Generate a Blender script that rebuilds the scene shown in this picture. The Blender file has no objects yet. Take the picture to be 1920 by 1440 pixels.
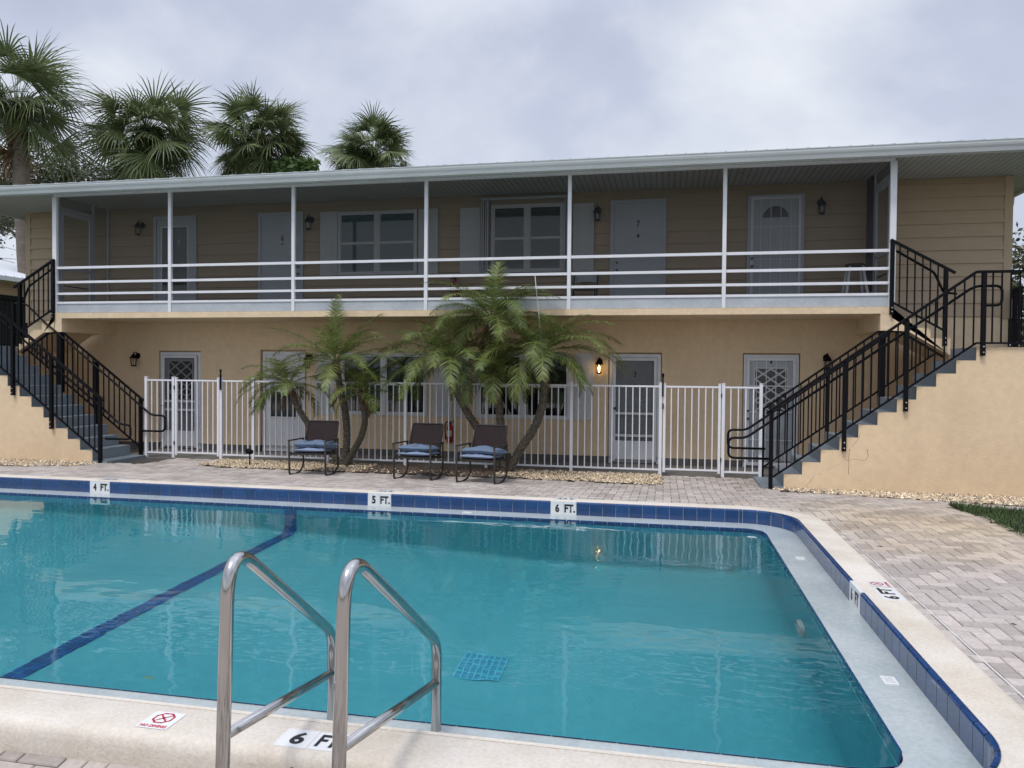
import bpy, math, random
from mathutils import Vector, Matrix
R = random.Random(7)
sc = bpy.context.scene
col = sc.collection
PI = math.pi
# ------------------------------------------------------------------ materials
MATS = {}
def node(nt, t, **kw):
    n = nt.nodes.new(t)
    for k, v in kw.items(): setattr(n, k, v)
    return n
def mat(name, c, rough=0.6, metal=0.0, c2=None, scale=2.0, fine=0.0, fscale=60.0, bump=0.0, bscale=80.0, spec=0.5, attr=None, attr_amt=0.3, stretch=None, coat=0.0, bdist=0.01):
    """principled material: base colour varied between c and c2 by a broad noise, darkened slightly by a fine one"""
    m = bpy.data.materials.new(name); m.use_nodes = True
    nt = m.node_tree; b = nt.nodes['Principled BSDF']; L = nt.links.new
    b.inputs['Roughness'].default_value = rough; b.inputs['Metallic'].default_value = metal
    b.inputs['Specular IOR Level'].default_value = spec
    if coat: b.inputs['Coat Weight'].default_value = coat; b.inputs['Coat Roughness'].default_value = 0.08
    tc = node(nt, 'ShaderNodeTexCoord'); vec = tc.outputs['Object']
    if stretch:
        mp = node(nt, 'ShaderNodeMapping'); mp.inputs['Scale'].default_value = stretch
        L(vec, mp.inputs['Vector']); vec = mp.outputs['Vector']
    c = tuple(c) + (1,)
    out = None
    rgb = node(nt, 'ShaderNodeRGB'); rgb.outputs[0].default_value = c; out = rgb.outputs[0]
    if c2 is not None:
        n = node(nt, 'ShaderNodeTexNoise'); n.inputs['Scale'].default_value = scale; n.inputs['Detail'].default_value = 6; n.inputs['Roughness'].default_value = .6
        L(vec, n.inputs['Vector'])
        r = node(nt, 'ShaderNodeValToRGB'); r.color_ramp.elements[0].position = .35; r.color_ramp.elements[1].position = .68
        L(n.outputs['Fac'], r.inputs['Fac'])
        mx = node(nt, 'ShaderNodeMix', data_type='RGBA'); mx.inputs[6].default_value = c; mx.inputs[7].default_value = tuple(c2) + (1,)
        L(r.outputs['Color'], mx.inputs[0]); out = mx.outputs[2]
    if attr:
        a = node(nt, 'ShaderNodeAttribute', attribute_name=attr)
        ma = node(nt, 'ShaderNodeMapRange'); ma.inputs['To Min'].default_value = 1 - attr_amt; ma.inputs['To Max'].default_value = 1 + attr_amt * .7
        L(a.outputs['Fac'], ma.inputs['Value'])
        mu = node(nt, 'ShaderNodeVectorMath', operation='SCALE'); L(out, mu.inputs[0]); L(ma.outputs[0], mu.inputs['Scale']); out = mu.outputs[0]
    if fine:
        n = node(nt, 'ShaderNodeTexNoise'); n.inputs['Scale'].default_value = fscale; n.inputs['Detail'].default_value = 4
        L(vec, n.inputs['Vector'])
        ma = node(nt, 'ShaderNodeMapRange'); ma.inputs['From Min'].default_value = .3; ma.inputs['From Max'].default_value = .7
        ma.inputs['To Min'].default_value = 1 - fine; ma.inputs['To Max'].default_value = 1 + fine * .6
        L(n.outputs['Fac'], ma.inputs['Value'])
        mu = node(nt, 'ShaderNodeVectorMath', operation='SCALE'); L(out, mu.inputs[0]); L(ma.outputs[0], mu.inputs['Scale']); out = mu.outputs[0]
    L(out, b.inputs['Base Color'])
    if bump:
        n = node(nt, 'ShaderNodeTexNoise'); n.inputs['Scale'].default_value = bscale; n.inputs['Detail'].default_value = 5
        L(vec, n.inputs['Vector'])
        bp = node(nt, 'ShaderNodeBump'); bp.inputs['Strength'].default_value = bump; bp.inputs['Distance'].default_value = bdist
        L(n.outputs['Fac'], bp.inputs['Height']); L(bp.outputs['Normal'], b.inputs['Normal'])
    MATS[name] = m
    return m
M = {}
M['stucco'] = mat('peach_stucco', (.815,.625,.405), .85, c2=(.76,.575,.37), scale=.8, fine=.06, fscale=9, bump=.35, bscale=45)
def streaks(m):
    nt = m.node_tree; b = nt.nodes['Principled BSDF']; L = nt.links.new; src = b.inputs['Base Color'].links[0].from_socket
    tc = node(nt, 'ShaderNodeTexCoord'); last = src
    for sc3, s_, lo, f0, f1 in (((1,1,.16), 2.6, .95, .56, .72), ((1,1,.9), .8, .96, .50, .60), ((1,1,1), 26, .94, .62, .70)):
        mp = node(nt, 'ShaderNodeMapping'); mp.inputs['Scale'].default_value = sc3; L(tc.outputs['Object'], mp.inputs['Vector'])
        n = node(nt, 'ShaderNodeTexNoise'); n.inputs['Scale'].default_value = s_; n.inputs['Detail'].default_value = 5; L(mp.outputs[0], n.inputs['Vector'])
        mr = node(nt, 'ShaderNodeMapRange'); mr.inputs['From Min'].default_value = f0; mr.inputs['From Max'].default_value = f1; mr.inputs['To Min'].default_value = 1; mr.inputs['To Max'].default_value = lo; L(n.outputs['Fac'], mr.inputs['Value'])
        v = node(nt, 'ShaderNodeVectorMath', operation='SCALE'); L(last, v.inputs[0]); L(mr.outputs[0], v.inputs['Scale']); last = v.outputs[0]
    L(last, b.inputs['Base Color'])
streaks(M['stucco'])
M['stuccob'] = mat('peach_rough_stucco', (.80,.63,.42), .85, c2=(.72,.55,.36), scale=3, fine=.07, fscale=18, bump=.6, bscale=28)
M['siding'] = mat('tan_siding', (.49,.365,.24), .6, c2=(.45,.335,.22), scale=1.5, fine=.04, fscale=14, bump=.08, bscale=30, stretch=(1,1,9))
M['trimtan'] = mat('tan_trim', (.49,.37,.24), .6, c2=(.45,.34,.22))
M['white'] = mat('white_paint', (.74,.75,.77), .4, c2=(.66,.67,.68), scale=3, fine=.04)
M['whitealu'] = mat('white_aluminium', (.80,.80,.83), .35, c2=(.74,.745,.77), scale=4)
M['gutterw'] = mat('gutter_white', (.62,.65,.65), .35, c2=(.56,.59,.59), scale=1.2, fine=.03)
M['greydoor'] = mat('grey_door_paint', (.53,.55,.59), .5, c2=(.50,.52,.56), scale=3)
M['shutter'] = mat('grey_white_shutter', (.60,.60,.60), .5, c2=(.56,.56,.57), scale=3)
M['kick'] = mat('weathered_kick_panel', (.50,.53,.56), .45, c2=(.40,.43,.46), scale=2.2, fine=.08, fscale=20)
M['black'] = mat('black_powder_coat', (.004,.004,.006), .5, spec=.16)
M['bolt'] = mat('steel_bolt', (.6,.6,.6), .35, metal=1)
M['stepgrey'] = mat('blue_grey_step_paint', (.20,.235,.265), .5, c2=(.175,.21,.24), scale=4, fine=.06, fscale=30, bump=.1)
M['conc'] = mat('walkway_concrete', (.22,.215,.20), .8, c2=(.14,.13,.12), scale=3, fine=.1)
M['basecoat'] = mat('grey_base_paint', (.15,.14,.125), .8, c2=(.11,.10,.09), scale=5)
M['coping'] = mat('cream_coping', (.67,.61,.53), .75, c2=(.56,.49,.39), scale=2.3, fine=.10, fscale=55, bump=.7, bscale=95, bdist=.004)
streaks(M['coping'])
M['tile'] = mat('cobalt_pool_tile', (.012,.052,.17), .12, c2=(.009,.043,.14), scale=5, attr='rnd', attr_amt=.18, spec=.6, coat=.3)
M['whitetile'] = mat('white_glazed_tile', (.74,.74,.73), .18, fine=.03)
M['grout'] = mat('pale_grout', (.55,.56,.55), .8)
M['ledge'] = mat('pale_ledge_plaster', (.36,.41,.41), .22, c2=(.46,.50,.50), scale=2.4, fine=.10, fscale=40, bump=.12, bscale=35, bdist=.003)
M['plaster'] = mat('teal_pool_plaster', (.065,.385,.445), .7, c2=(.078,.42,.475), scale=1.0, fine=.05, fscale=14)
M['stripe'] = mat('blue_floor_tile', (.003,.075,.24), .4, c2=(.006,.095,.30), scale=8, attr='rnd', attr_amt=.3)
M['drain'] = mat('drain_blue', (.04,.30,.46), .4)
M['drainlight'] = mat('drain_cyan', (.08,.52,.63), .5)
M['textblack'] = mat('marker_black', (.012,.012,.014), .4)
M['textred'] = mat('marker_red', (.50,.02,.04), .4)
M['joint'] = mat('dark_joint_sand', (.075,.065,.055), .95, c2=(.045,.04,.035), scale=8)
M['porchfloor'] = mat('dark_porch_floor_paint', (.09,.09,.085), .6, c2=(.07,.07,.068), scale=4)
M['strip'] = mat('white_deck_strip', (.6,.58,.55), .5)
M['steel'] = mat('brushed_stainless', (.50,.485,.465), .15, metal=1, fine=.08, fscale=30, stretch=(1,1,.1))
M['wicker'] = mat('dark_wicker', (.022,.013,.013), .7, spec=.2)
M['bronze'] = mat('dark_bronze_frame', (.034,.030,.027), .5, spec=.25)
M['cush'] = mat('denim_blue_cushion', (.195,.25,.355), .9, c2=(.17,.22,.32), scale=6, fine=.1, fscale=120)
M['cush2'] = mat('steel_blue_pillow', (.125,.17,.245), .9, c2=(.10,.145,.215), scale=6, fine=.1, fscale=120)
M['trunk'] = mat('date_palm_trunk', (.17,.145,.105), .9, c2=(.07,.055,.04), scale=22, fine=.3, fscale=60, bump=.5, bscale=40)
M['boot'] = mat('palm_boot_brown', (.13,.06,.03), .9, c2=(.07,.035,.02), scale=12, fine=.2)
M['trunkb'] = mat('cabbage_palm_trunk', (.22,.18,.14), .9, c2=(.14,.11,.085), scale=3, fine=.25, fscale=20, bump=.5, bscale=12, stretch=(1,1,3))
M['extred'] = mat('extinguisher_red', (.40,.015,.012), .3)
M['label'] = mat('paper_label', (.55,.55,.52), .6)
M['roof'] = mat('galvalume_roof', (.50,.51,.52), .35, metal=.6, c2=(.42,.43,.44), scale=1)
M['whiteroof'] = mat('white_metal_roof', (.72,.74,.77), .4)
M['greyglass'] = mat('grey_obscure_glass', (.075,.08,.08), .15, spec=.5)
M['darkglass'] = mat('dark_window_glass', (.010,.013,.014), .05, spec=.8)
M['tealrefl'] = mat('painted_teal_reflection_glass', (.02,.07,.072), .04, spec=1.0)  # teal sky reflection is put into the pane's base colour
M['darkroom'] = mat('dark_interior', (.006,.007,.008), .9)
M['blind'] = mat('closed_blind', (.065,.095,.088), .6)
M['navy'] = mat('navy_door_edge', (.012,.014,.028), .5)
M['wire'] = mat('utility_wire', (.03,.03,.035), .6)
M['grass'] = mat('grass_blade', (.055,.095,.018), .7, c2=(.035,.068,.012), scale=5, attr='rnd', attr_amt=.5)
M['soil'] = mat('dark_soil', (.045,.035,.022), .95, c2=(.03,.024,.015), scale=10)
M['lawn'] = mat('lawn_green', (.045,.085,.02), .9, c2=(.06,.09,.025), scale=3, fine=.3)
M['gravel'] = mat('river_gravel', (.42,.28,.14), .8, c2=(.74,.65,.50), scale=26, attr='rnd', attr_amt=.8)
M['mulch'] = mat('dark_mulch', (.085,.05,.035), .95, c2=(.15,.115,.09), scale=14, attr='rnd', attr_amt=.6)
M['knob'] = mat('satin_nickel', (.55,.53,.5), .25, metal=1)
M['stripgrey'] = mat('pvc_vent', (.6,.58,.5), .6)

def leafmat(name, c, c2, trans=.25, rough=.45, scale=1.2):
    m = mat(name, c, rough, c2=c2, scale=scale, attr='rnd', attr_amt=.55, spec=.4)
    nt = m.node_tree; b = nt.nodes['Principled BSDF']; out = nt.nodes['Material Output']
    t = node(nt, 'ShaderNodeBsdfTranslucent'); mx = node(nt, 'ShaderNodeMixShader'); mx.inputs[0].default_value = trans
    src = b.inputs['Base Color'].links[0].from_socket
    nt.links.new(src, t.inputs['Color']); nt.links.new(b.outputs[0], mx.inputs[1]); nt.links.new(t.outputs[0], mx.inputs[2]); nt.links.new(mx.outputs[0], out.inputs['Surface'])
    return m
M['frond'] = leafmat('date_palm_leaflet', (.190,.225,.055), (.135,.185,.058))
M['fan'] = leafmat('cabbage_palm_leaf', (.130,.170,.070), (.185,.212,.095), rough=.4)
M['fandead'] = leafmat('dry_palm_leaf', (.20,.11,.045), (.13,.08,.035), trans=.1)
M['oak'] = leafmat('oak_leaf', (.040,.052,.022), (.070,.072,.032), trans=.15)
M['bush'] = leafmat('bush_leaf', (.05,.085,.025), (.10,.06,.03), trans=.15)
M['schef'] = leafmat('bright_leaf', (.13,.20,.06), (.09,.15,.045), trans=.3)

def paver_mat():
    m = mat('clay_paver', (.40,.34,.295), .85, c2=(.48,.43,.39), scale=1.3, fine=.14, fscale=38, bump=.35, bscale=70, attr='rnd', attr_amt=.26, bdist=.004)
    nt = m.node_tree; b = nt.nodes['Principled BSDF']; L = nt.links.new
    src = b.inputs['Base Color'].links[0].from_socket
    # ochre sand staining by the lawn corner and grey algae blotches: shapes fixed in the deck
    tc = node(nt, 'ShaderNodeTexCoord')
    vm = node(nt, 'ShaderNodeVectorMath', operation='DISTANCE'); vm.inputs[1].default_value = (2.9, 8.6, .1); L(tc.outputs['Object'], vm.inputs[0])
    n = node(nt, 'ShaderNodeTexNoise'); n.inputs['Scale'].default_value = 1.6; n.inputs['Detail'].default_value = 5; L(tc.outputs['Object'], n.inputs['Vector'])
    ad = node(nt, 'ShaderNodeMath', operation='MULTIPLY_ADD'); L(n.outputs['Fac'], ad.inputs[0]); ad.inputs[1].default_value = 2.2; L(vm.outputs['Value'], ad.inputs[2])
    mr = node(nt, 'ShaderNodeMapRange'); mr.inputs['From Min'].default_value = 1.4; mr.inputs['From Max'].default_value = 3.4; mr.inputs['To Min'].default_value = .6; mr.inputs['To Max'].default_value = 0; L(ad.outputs[0], mr.inputs['Value'])
    mx = node(nt, 'ShaderNodeMix', data_type='RGBA', blend_type='MULTIPLY'); mx.inputs[7].default_value = (1.02, .86, .55, 1)
    L(mr.outputs[0], mx.inputs[0]); L(src, mx.inputs[6]); L(mx.outputs[2], b.inputs['Base Color'])
    return m
M['paver'] = paver_mat()

def soffit_mat(name, c):
    m = mat(name, c, .5, c2=tuple(x*.9 for x in c), scale=2)
    nt = m.node_tree; b = nt.nodes['Principled BSDF']; L = nt.links.new
    src = b.inputs['Base Color'].links[0].from_socket
    tc = node(nt, 'ShaderNodeTexCoord'); sx = node(nt, 'ShaderNodeSeparateXYZ'); L(tc.outputs['Object'], sx.inputs[0])
    mo = node(nt, 'ShaderNodeMath', operation='PINGPONG'); mo.inputs[1].default_value = .051; L(sx.outputs['X'], mo.inputs[0])
    mr = node(nt, 'ShaderNodeMapRange'); mr.inputs['From Min'].default_value = .002; mr.inputs['From Max'].default_value = .012; mr.inputs['To Min'].default_value = .45; L(mo.outputs[0], mr.inputs['Value'])
    sc_ = node(nt, 'ShaderNodeVectorMath', operation='SCALE'); L(src, sc_.inputs[0]); L(mr.outputs[0], sc_.inputs['Scale']); L(sc_.outputs[0], b.inputs['Base Color'])
    bp = node(nt, 'ShaderNodeBump'); bp.inputs['Distance'].default_value = .01; L(mr.outputs[0], bp.inputs['Height']); L(bp.outputs[0], b.inputs['Normal'])
    return m
M['soffit'] = soffit_mat('ribbed_vinyl_soffit', (.52,.53,.50))

def screen_mat():
    m = bpy.data.materials.new('insect_screen'); m.use_nodes = True; nt = m.node_tree
    b = nt.nodes['Principled BSDF']; b.inputs['Base Color'].default_value = (.008,.009,.010,1); b.inputs['Roughness'].default_value = .7
    t = node(nt, 'ShaderNodeBsdfTransparent'); mx = node(nt, 'ShaderNodeMixShader'); mx.inputs[0].default_value = .40
    nt.links.new(t.outputs[0], mx.inputs[1]); nt.links.new(b.outputs[0], mx.inputs[2]); nt.links.new(mx.outputs[0], nt.nodes['Material Output'].inputs['Surface'])
    return m
M['screen'] = screen_mat()
def glass_mat():
    m = bpy.data.materials.new('clear_pane'); m.use_nodes = True; nt = m.node_tree
    nt.nodes.remove(nt.nodes['Principled BSDF'])
    g = node(nt, 'ShaderNodeBsdfGlossy'); g.inputs['Roughness'].default_value = .02
    t = node(nt, 'ShaderNodeBsdfTransparent'); t.inputs['Color'].default_value = (.75,.8,.78,1)
    f = node(nt, 'ShaderNodeFresnel'); f.inputs['IOR'].default_value = 1.9
    mx = node(nt, 'ShaderNodeMixShader'); L = nt.links.new
    L(f.outputs[0], mx.inputs[0]); L(t.outputs[0], mx.inputs[1]); L(g.outputs[0], mx.inputs[2]); L(mx.outputs[0], nt.nodes['Material Output'].inputs['Surface'])
    return m
M['pane'] = glass_mat()
def water_mat():
    m = bpy.data.materials.new('pool_water'); m.use_nodes = True; nt = m.node_tree; L = nt.links.new
    nt.nodes.remove(nt.nodes['Principled BSDF'])
    g = node(nt, 'ShaderNodeBsdfGlass'); g.inputs['IOR'].default_value = 1.33; g.inputs['Roughness'].default_value = 0.0; g.inputs['Color'].default_value = (.94,.985,.99,1)
    tc = node(nt, 'ShaderNodeTexCoord')
    def nz(s, d, st=(1,1,1), rot=0):
        mp = node(nt, 'ShaderNodeMapping'); mp.inputs['Scale'].default_value = st; mp.inputs['Rotation'].default_value = (0,0,rot); L(tc.outputs['Object'], mp.inputs['Vector'])
        n = node(nt, 'ShaderNodeTexNoise'); n.inputs['Scale'].default_value = s; n.inputs['Detail'].default_value = d; L(mp.outputs[0], n.inputs['Vector']); return n
    n1 = nz(2.2, 2, (1,1.6,1), .3); n2 = nz(13, 2, (1,1.5,1), -.2)
    a = node(nt, 'ShaderNodeMath', operation='MULTIPLY_ADD'); L(n2.outputs['Fac'], a.inputs[0]); pm = nz(.55, 2, (1,2.2,1), .1); pr2 = node(nt, 'ShaderNodeMapRange'); pr2.inputs['From Min'].default_value = .46; pr2.inputs['From Max'].default_value = .62; pr2.inputs['To Min'].default_value = WAVE2*.25; pr2.inputs['To Max'].default_value = WAVE2*1.6; L(pm.outputs['Fac'], pr2.inputs['Value']); L(pr2.outputs[0], a.inputs[1])
    k = node(nt, 'ShaderNodeMath', operation='MULTIPLY'); L(n1.outputs['Fac'], k.inputs[0]); k.inputs[1].default_value = 1.0
    L(k.outputs[0], a.inputs[2])
    bp = node(nt, 'ShaderNodeBump'); bp.inputs['Strength'].default_value = 1; bp.inputs['Distance'].default_value = WAVE; L(a.outputs[0], bp.inputs['Height'])
    L(bp.outputs[0], g.inputs['Normal'])
    L(g.outputs[0], nt.nodes['Material Output'].inputs['Surface'])
    return m
WAVE, WAVE2 = .0042, .11
M['water'] = water_mat()
def emis(name, c, s):
    m = bpy.data.materials.new(name); m.use_nodes = True; nt = m.node_tree; nt.nodes.remove(nt.nodes['Principled BSDF'])
    e = node(nt, 'ShaderNodeEmission'); e.inputs[0].default_value = c + (1,); e.inputs[1].default_value = s
    nt.links.new(e.outputs[0], nt.nodes['Material Output'].inputs['Surface']); return m
M['bulb'] = emis('lit_bulb', (1, .62, .22), 14)
M['bulboff'] = mat('frosted_bulb', (.6,.6,.58), .4)

# ------------------------------------------------------------------ mesh helpers
class MB:
    def __init__(s): s.v = []; s.f = []; s.r = []; s.sm = []
    def add(s, vs, fs, r=None, sm=False):
        o = len(s.v); s.v += [tuple(p) for p in vs]
        for f in fs: s.f.append(tuple(i + o for i in f)); s.r.append(R.random() if r is None else r); s.sm.append(sm)
    def quad(s, a, b, c, d, r=None): s.add([a, b, c, d], [(0,1,2,3)], r)
    def box(s, x0, x1, y0, y1, z0, z1, r=None, bev=0):
        if x0 > x1: x0, x1 = x1, x0
        if bev:
            # box with chamfered edges (26-face)
            b = bev; V = []; idx = {}
            for sx in (0,1):
                for sy in (0,1):
                    for sz in (0,1):
                        X = (x0, x1)[sx]; Y = (y0, y1)[sy]; Z = (z0, z1)[sz]
                        dx = b if sx == 0 else -b; dy = b if sy == 0 else -b; dz = b if sz == 0 else -b
                        idx[(sx,sy,sz,0)] = len(V); V.append((X, Y+dy, Z+dz))
                        idx[(sx,sy,sz,1)] = len(V); V.append((X+dx, Y, Z+dz))
                        idx[(sx,sy,sz,2)] = len(V); V.append((X+dx, Y+dy, Z))
            F = []
            g = lambda *k: idx[k]
            F += [(g(0,0,0,0), g(0,0,1,0), g(0,1,1,0), g(0,1,0,0)), (g(1,0,0,0), g(1,1,0,0), g(1,1,1,0), g(1,0,1,0))]
            F += [(g(0,0,0,1), g(1,0,0,1), g(1,0,1,1), g(0,0,1,1)), (g(0,1,0,1), g(0,1,1,1), g(1,1,1,1), g(1,1,0,1))]
            F += [(g(0,0,0,2), g(0,1,0,2), g(1,1,0,2), g(1,0,0,2)), (g(0,0,1,2), g(1,0,1,2), g(1,1,1,2), g(0,1,1,2))]
            for sy in (0,1):
                for sx in (0,1):
                    F.append((g(sx,sy,0,0), g(sx,sy,0,1), g(sx,sy,1,1), g(sx,sy,1,0)))
            for sz in (0,1):
                for sx in (0,1): F.append((g(sx,0,sz,0), g(sx,0,sz,2), g(sx,1,sz,2), g(sx,1,sz,0)))
                for sy in (0,1): F.append((g(0,sy,sz,1), g(0,sy,sz,2), g(1,sy,sz,2), g(1,sy,sz,1)))
            for sx in (0,1):
                for sy in (0,1):
                    for sz in (0,1): F.append((g(sx,sy,sz,0), g(sx,sy,sz,1), g(sx,sy,sz,2)))
            s.add(V, F, r); return
        s.add([(x0,y0,z0),(x1,y0,z0),(x1,y1,z0),(x0,y1,z0),(x0,y0,z1),(x1,y0,z1),(x1,y1,z1),(x0,y1,z1)],
              [(0,3,2,1),(4,5,6,7),(0,1,5,4),(1,2,6,5),(2,3,7,6),(3,0,4,7)], r)
    def prism(s, poly, y0, y1, r=None):
        """polygon of (x, z) extruded along y"""
        n = len(poly); V = [(x, y0, z) for x, z in poly] + [(x, y1, z) for x, z in poly]
        s.add(V, [tuple(range(n)), tuple(range(2*n-1, n-1, -1))] + [(i, i+n, (i+1) % n + n, (i+1) % n) for i in range(n)], r)
    def tube(s, pts, rad, n=10, closed=False, sm=True, r=None, sx=1.0):
        pts = [Vector(p) for p in pts]; N = len(pts); rings = []
        rr = rad if isinstance(rad, (list, tuple)) else [rad] * N
        up = None
        for i, p in enumerate(pts):
            d = (pts[min(i+1, N-1)] - pts[max(i-1, 0)]).normalized()
            if up is None:
                up = Vector((0,1,0)) if abs(d.y) < .8 else Vector((1,0,0))
            up = (up - d * up.dot(d)).normalized(); w = d.cross(up)
            rings.append([p + (up * math.cos(2*PI*k/n) * sx + w * math.sin(2*PI*k/n)) * rr[i] for k in range(n)])
        V = [q for ring in rings for q in ring]
        F = [(i*n+k, i*n+(k+1) % n, (i+1)*n+(k+1) % n, (i+1)*n+k) for i in range(N-1) for k in range(n)]
        F += [tuple(range(n-1, -1, -1)), tuple((N-1)*n+k for k in range(n))]
        s.add(V, F, r, sm)
    def bar(s, a, b, w, d, r=None):
        """square bar from a to b: w in the plane of travel (z or x), d along y"""
        a = Vector(a); b = Vector(b); t = (b - a).normalized(); y = Vector((0,1,0))
        if abs(t.dot(y)) > .9: y = Vector((1,0,0))
        n = t.cross(y).normalized(); y = n.cross(t)
        V = [p + n * i * w/2 + y * j * d/2 for p in (a, b) for i, j in ((-1,-1),(1,-1),(1,1),(-1,1))]
        s.add(V, [(0,1,2,3),(7,6,5,4),(0,4,5,1),(1,5,6,2),(2,6,7,3),(3,7,4,0)], r)
    def lathe(s, cx, cy, prof, n=14, r=None, sm=True):
        V = []; F = []
        for rad, z in prof:
            for k in range(n): V.append((cx + rad*math.cos(2*PI*k/n), cy + rad*math.sin(2*PI*k/n), z))
        for i in range(len(prof)-1):
            for k in range(n): F.append((i*n+k, i*n+(k+1) % n, (i+1)*n+(k+1) % n, (i+1)*n+k))
        F.append(tuple(range(n-1,-1,-1))); F.append(tuple((len(prof)-1)*n+k for k in range(n)))
        s.add(V, F, r, sm)
    def mesh(s, name, m, org=(0,0,0)):
        me = bpy.data.meshes.new(name)
        ox, oy, oz = org
        me.from_pydata([(x-ox, y-oy, z-oz) for x, y, z in s.v], [], s.f)
        a = me.attributes.new('rnd', 'FLOAT', 'FACE'); a.data.foreach_set('value', s.r)
        me.polygons.foreach_set('use_smooth', s.sm)
        me.materials.append(m); me.update()
        return me
    def build(s, name, m, parent=None):
        org = wloc(parent)
        o = bpy.data.objects.new(name, s.mesh(name, m, org)); col.objects.link(o)
        if parent is not None: o.parent = parent
        return o
def wloc(p):
    v = Vector((0,0,0))
    while p is not None: v += p.location; p = p.parent
    return v
def tag(o, label=None, cat=None, group=None, kind=None):
    if label: o['label'] = label
    if cat: o['category'] = cat
    if group: o['group'] = group
    if kind: o['kind'] = kind
    return o
def thing(name, label, cat, loc=(0,0,0), group=None):
    o = bpy.data.objects.new(name, None); col.objects.link(o); o.location = loc; o.empty_display_size = .1
    return tag(o, label, cat, group)
def link_copy(src, parent, d):
    c = src.copy(); col.objects.link(c); c.parent = parent; c.location = Vector(src.location) + Vector(d); return c
def copy_tree(o, parent=None):
    c = o.copy(); col.objects.link(c); c.parent = parent
    for ch in o.children: copy_tree(ch, c)
    return c
def B(name, m, parent, *boxes, bev=0):
    mb = MB()
    for b in boxes: mb.box(*b, bev=bev)
    return mb.build(name, m, parent)
def text(name, body, m, parent, w, h, origin, ex, ey, bold=.0, thick=.001, font_shear=0):
    """text as a mesh fitted in a w x h box, lower-left corner at origin, reading along ex, upright along ey"""
    cu = bpy.data.curves.new('t', 'FONT'); cu.body = body; cu.size = 1; cu.offset = bold; cu.extrude = 0.0; cu.resolution_u = 3
    t = bpy.data.objects.new('t', cu); col.objects.link(t)
    bpy.context.view_layer.update()
    me = bpy.data.meshes.new_from_object(t.evaluated_get(bpy.context.evaluated_depsgraph_get()))
    bpy.data.objects.remove(t); 
    xs = [v.co.x for v in me.vertices]; ys = [v.co.y for v in me.vertices]
    x0, x1, y0, y1 = min(xs), max(xs), min(ys), max(ys)
    ex = Vector(ex).normalized(); ey = Vector(ey).normalized(); n = ex.cross(ey); O = Vector(origin) - wloc(parent)
    for v in me.vertices:
        v.co = O + ex * ((v.co.x-x0)/(x1-x0)*w) + ey * ((v.co.y-y0)/(y1-y0)*h) + n * thick
    me.materials.clear(); me.materials.append(m)
    o = bpy.data.objects.new(name, me); col.objects.link(o); o.parent = parent
    return o
def arc(cx, cy, r, a0, a1, n):
    return [(cx + r*math.cos(a0+(a1-a0)*i/n), cy + r*math.sin(a0+(a1-a0)*i/n)) for i in range(n+1)]
def fillet(pts, rad, n=5):
    """round the inner corners of a 3-D polyline"""
    P = [Vector(p) for p in pts]; out = [P[0]]
    for i in range(1, len(P)-1):
        a, b, c = P[i-1], P[i], P[i+1]
        r = min(rad[i-1] if isinstance(rad, tuple) else rad, (a-b).length*.49, (c-b).length*.49)
        p0 = b + (a-b).normalized()*r; p1 = b + (c-b).normalized()*r
        for k in range(n+1):
            t = k/n; out.append(p0*(1-t)**2 + b*2*t*(1-t) + p1*t*t)
    out.append(P[-1]); return out

EXPO, CLOUD, SUNE, ZEN = 0.45, .74, 1.25, 2.35
# ------------------------------------------------------------------ camera, sky, light
yaw, pit, rol, H = -.2, .0203, .0085, 1.7417
cy_, sy_ = math.cos(yaw), math.sin(yaw); cp, sp = math.cos(pit), math.sin(pit); cr, sr = math.cos(rol), math.sin(rol)
Rv = Vector((cy_, -sy_, 0)); Fv = Vector((sy_, cy_, 0)); Uv = Fv*sp + Vector((0,0,cp)); Dv = Fv*cp - Vector((0,0,sp))
cam = bpy.data.cameras.new('camera'); cam.sensor_width = 36; cam.lens = 1410.26/1920*36; cam.clip_start = .05; cam.clip_end = 2000
co = bpy.data.objects.new('camera', cam); col.objects.link(co)
rt = Rv*cr + Uv*sr; up = Uv*cr - Rv*sr
m3 = Matrix((rt, up, -Dv)).transposed(); co.matrix_world = Matrix.Translation((0,0,H)) @ m3.to_4x4()
sc.camera = co
sc.view_settings.view_transform = 'Standard'; sc.view_settings.look = 'None'; sc.view_settings.exposure = EXPO; sc.view_settings.gamma = 1
sc.cycles.use_denoising = True; sc.cycles.max_bounces = 10; sc.cycles.transparent_max_bounces = 16; sc.cycles.transmission_bounces = 6
SUN_EL, SUN_AZ = math.radians(62), math.radians(200)   # azimuth clockwise from +Y: behind the camera, a little to the left
w = bpy.data.worlds.new('World'); sc.world = w; w.use_nodes = True; nt = w.node_tree; L = nt.links.new
bg = nt.nodes['Background']; wo = nt.nodes['World Output']
sky = node(nt, 'ShaderNodeTexSky', sky_type='NISHITA'); sky.sun_disc = False; sky.sun_elevation = SUN_EL; sky.sun_rotation = SUN_AZ
L(sky.outputs[0], bg.inputs['Color']); bg.inputs['Strength'].default_value = .10
cl = node(nt, 'ShaderNodeBackground')
tc = node(nt, 'ShaderNodeTexCoord'); mp = node(nt, 'ShaderNodeMapping'); mp.inputs['Scale'].default_value = (1.3, 1.3, 1.9); mp.inputs['Location'].default_value = (3.1, 1.4, .6)
L(tc.outputs['Generated'], mp.inputs['Vector'])
n1 = node(nt, 'ShaderNodeTexNoise'); n1.inputs['Scale'].default_value = 2.0; n1.inputs['Detail'].default_value = 9; n1.inputs['Roughness'].default_value = .50; n1.inputs['Distortion'].default_value = .15
L(mp.outputs[0], n1.inputs['Vector'])
rp = node(nt, 'ShaderNodeValToRGB'); e = rp.color_ramp.elements
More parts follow.
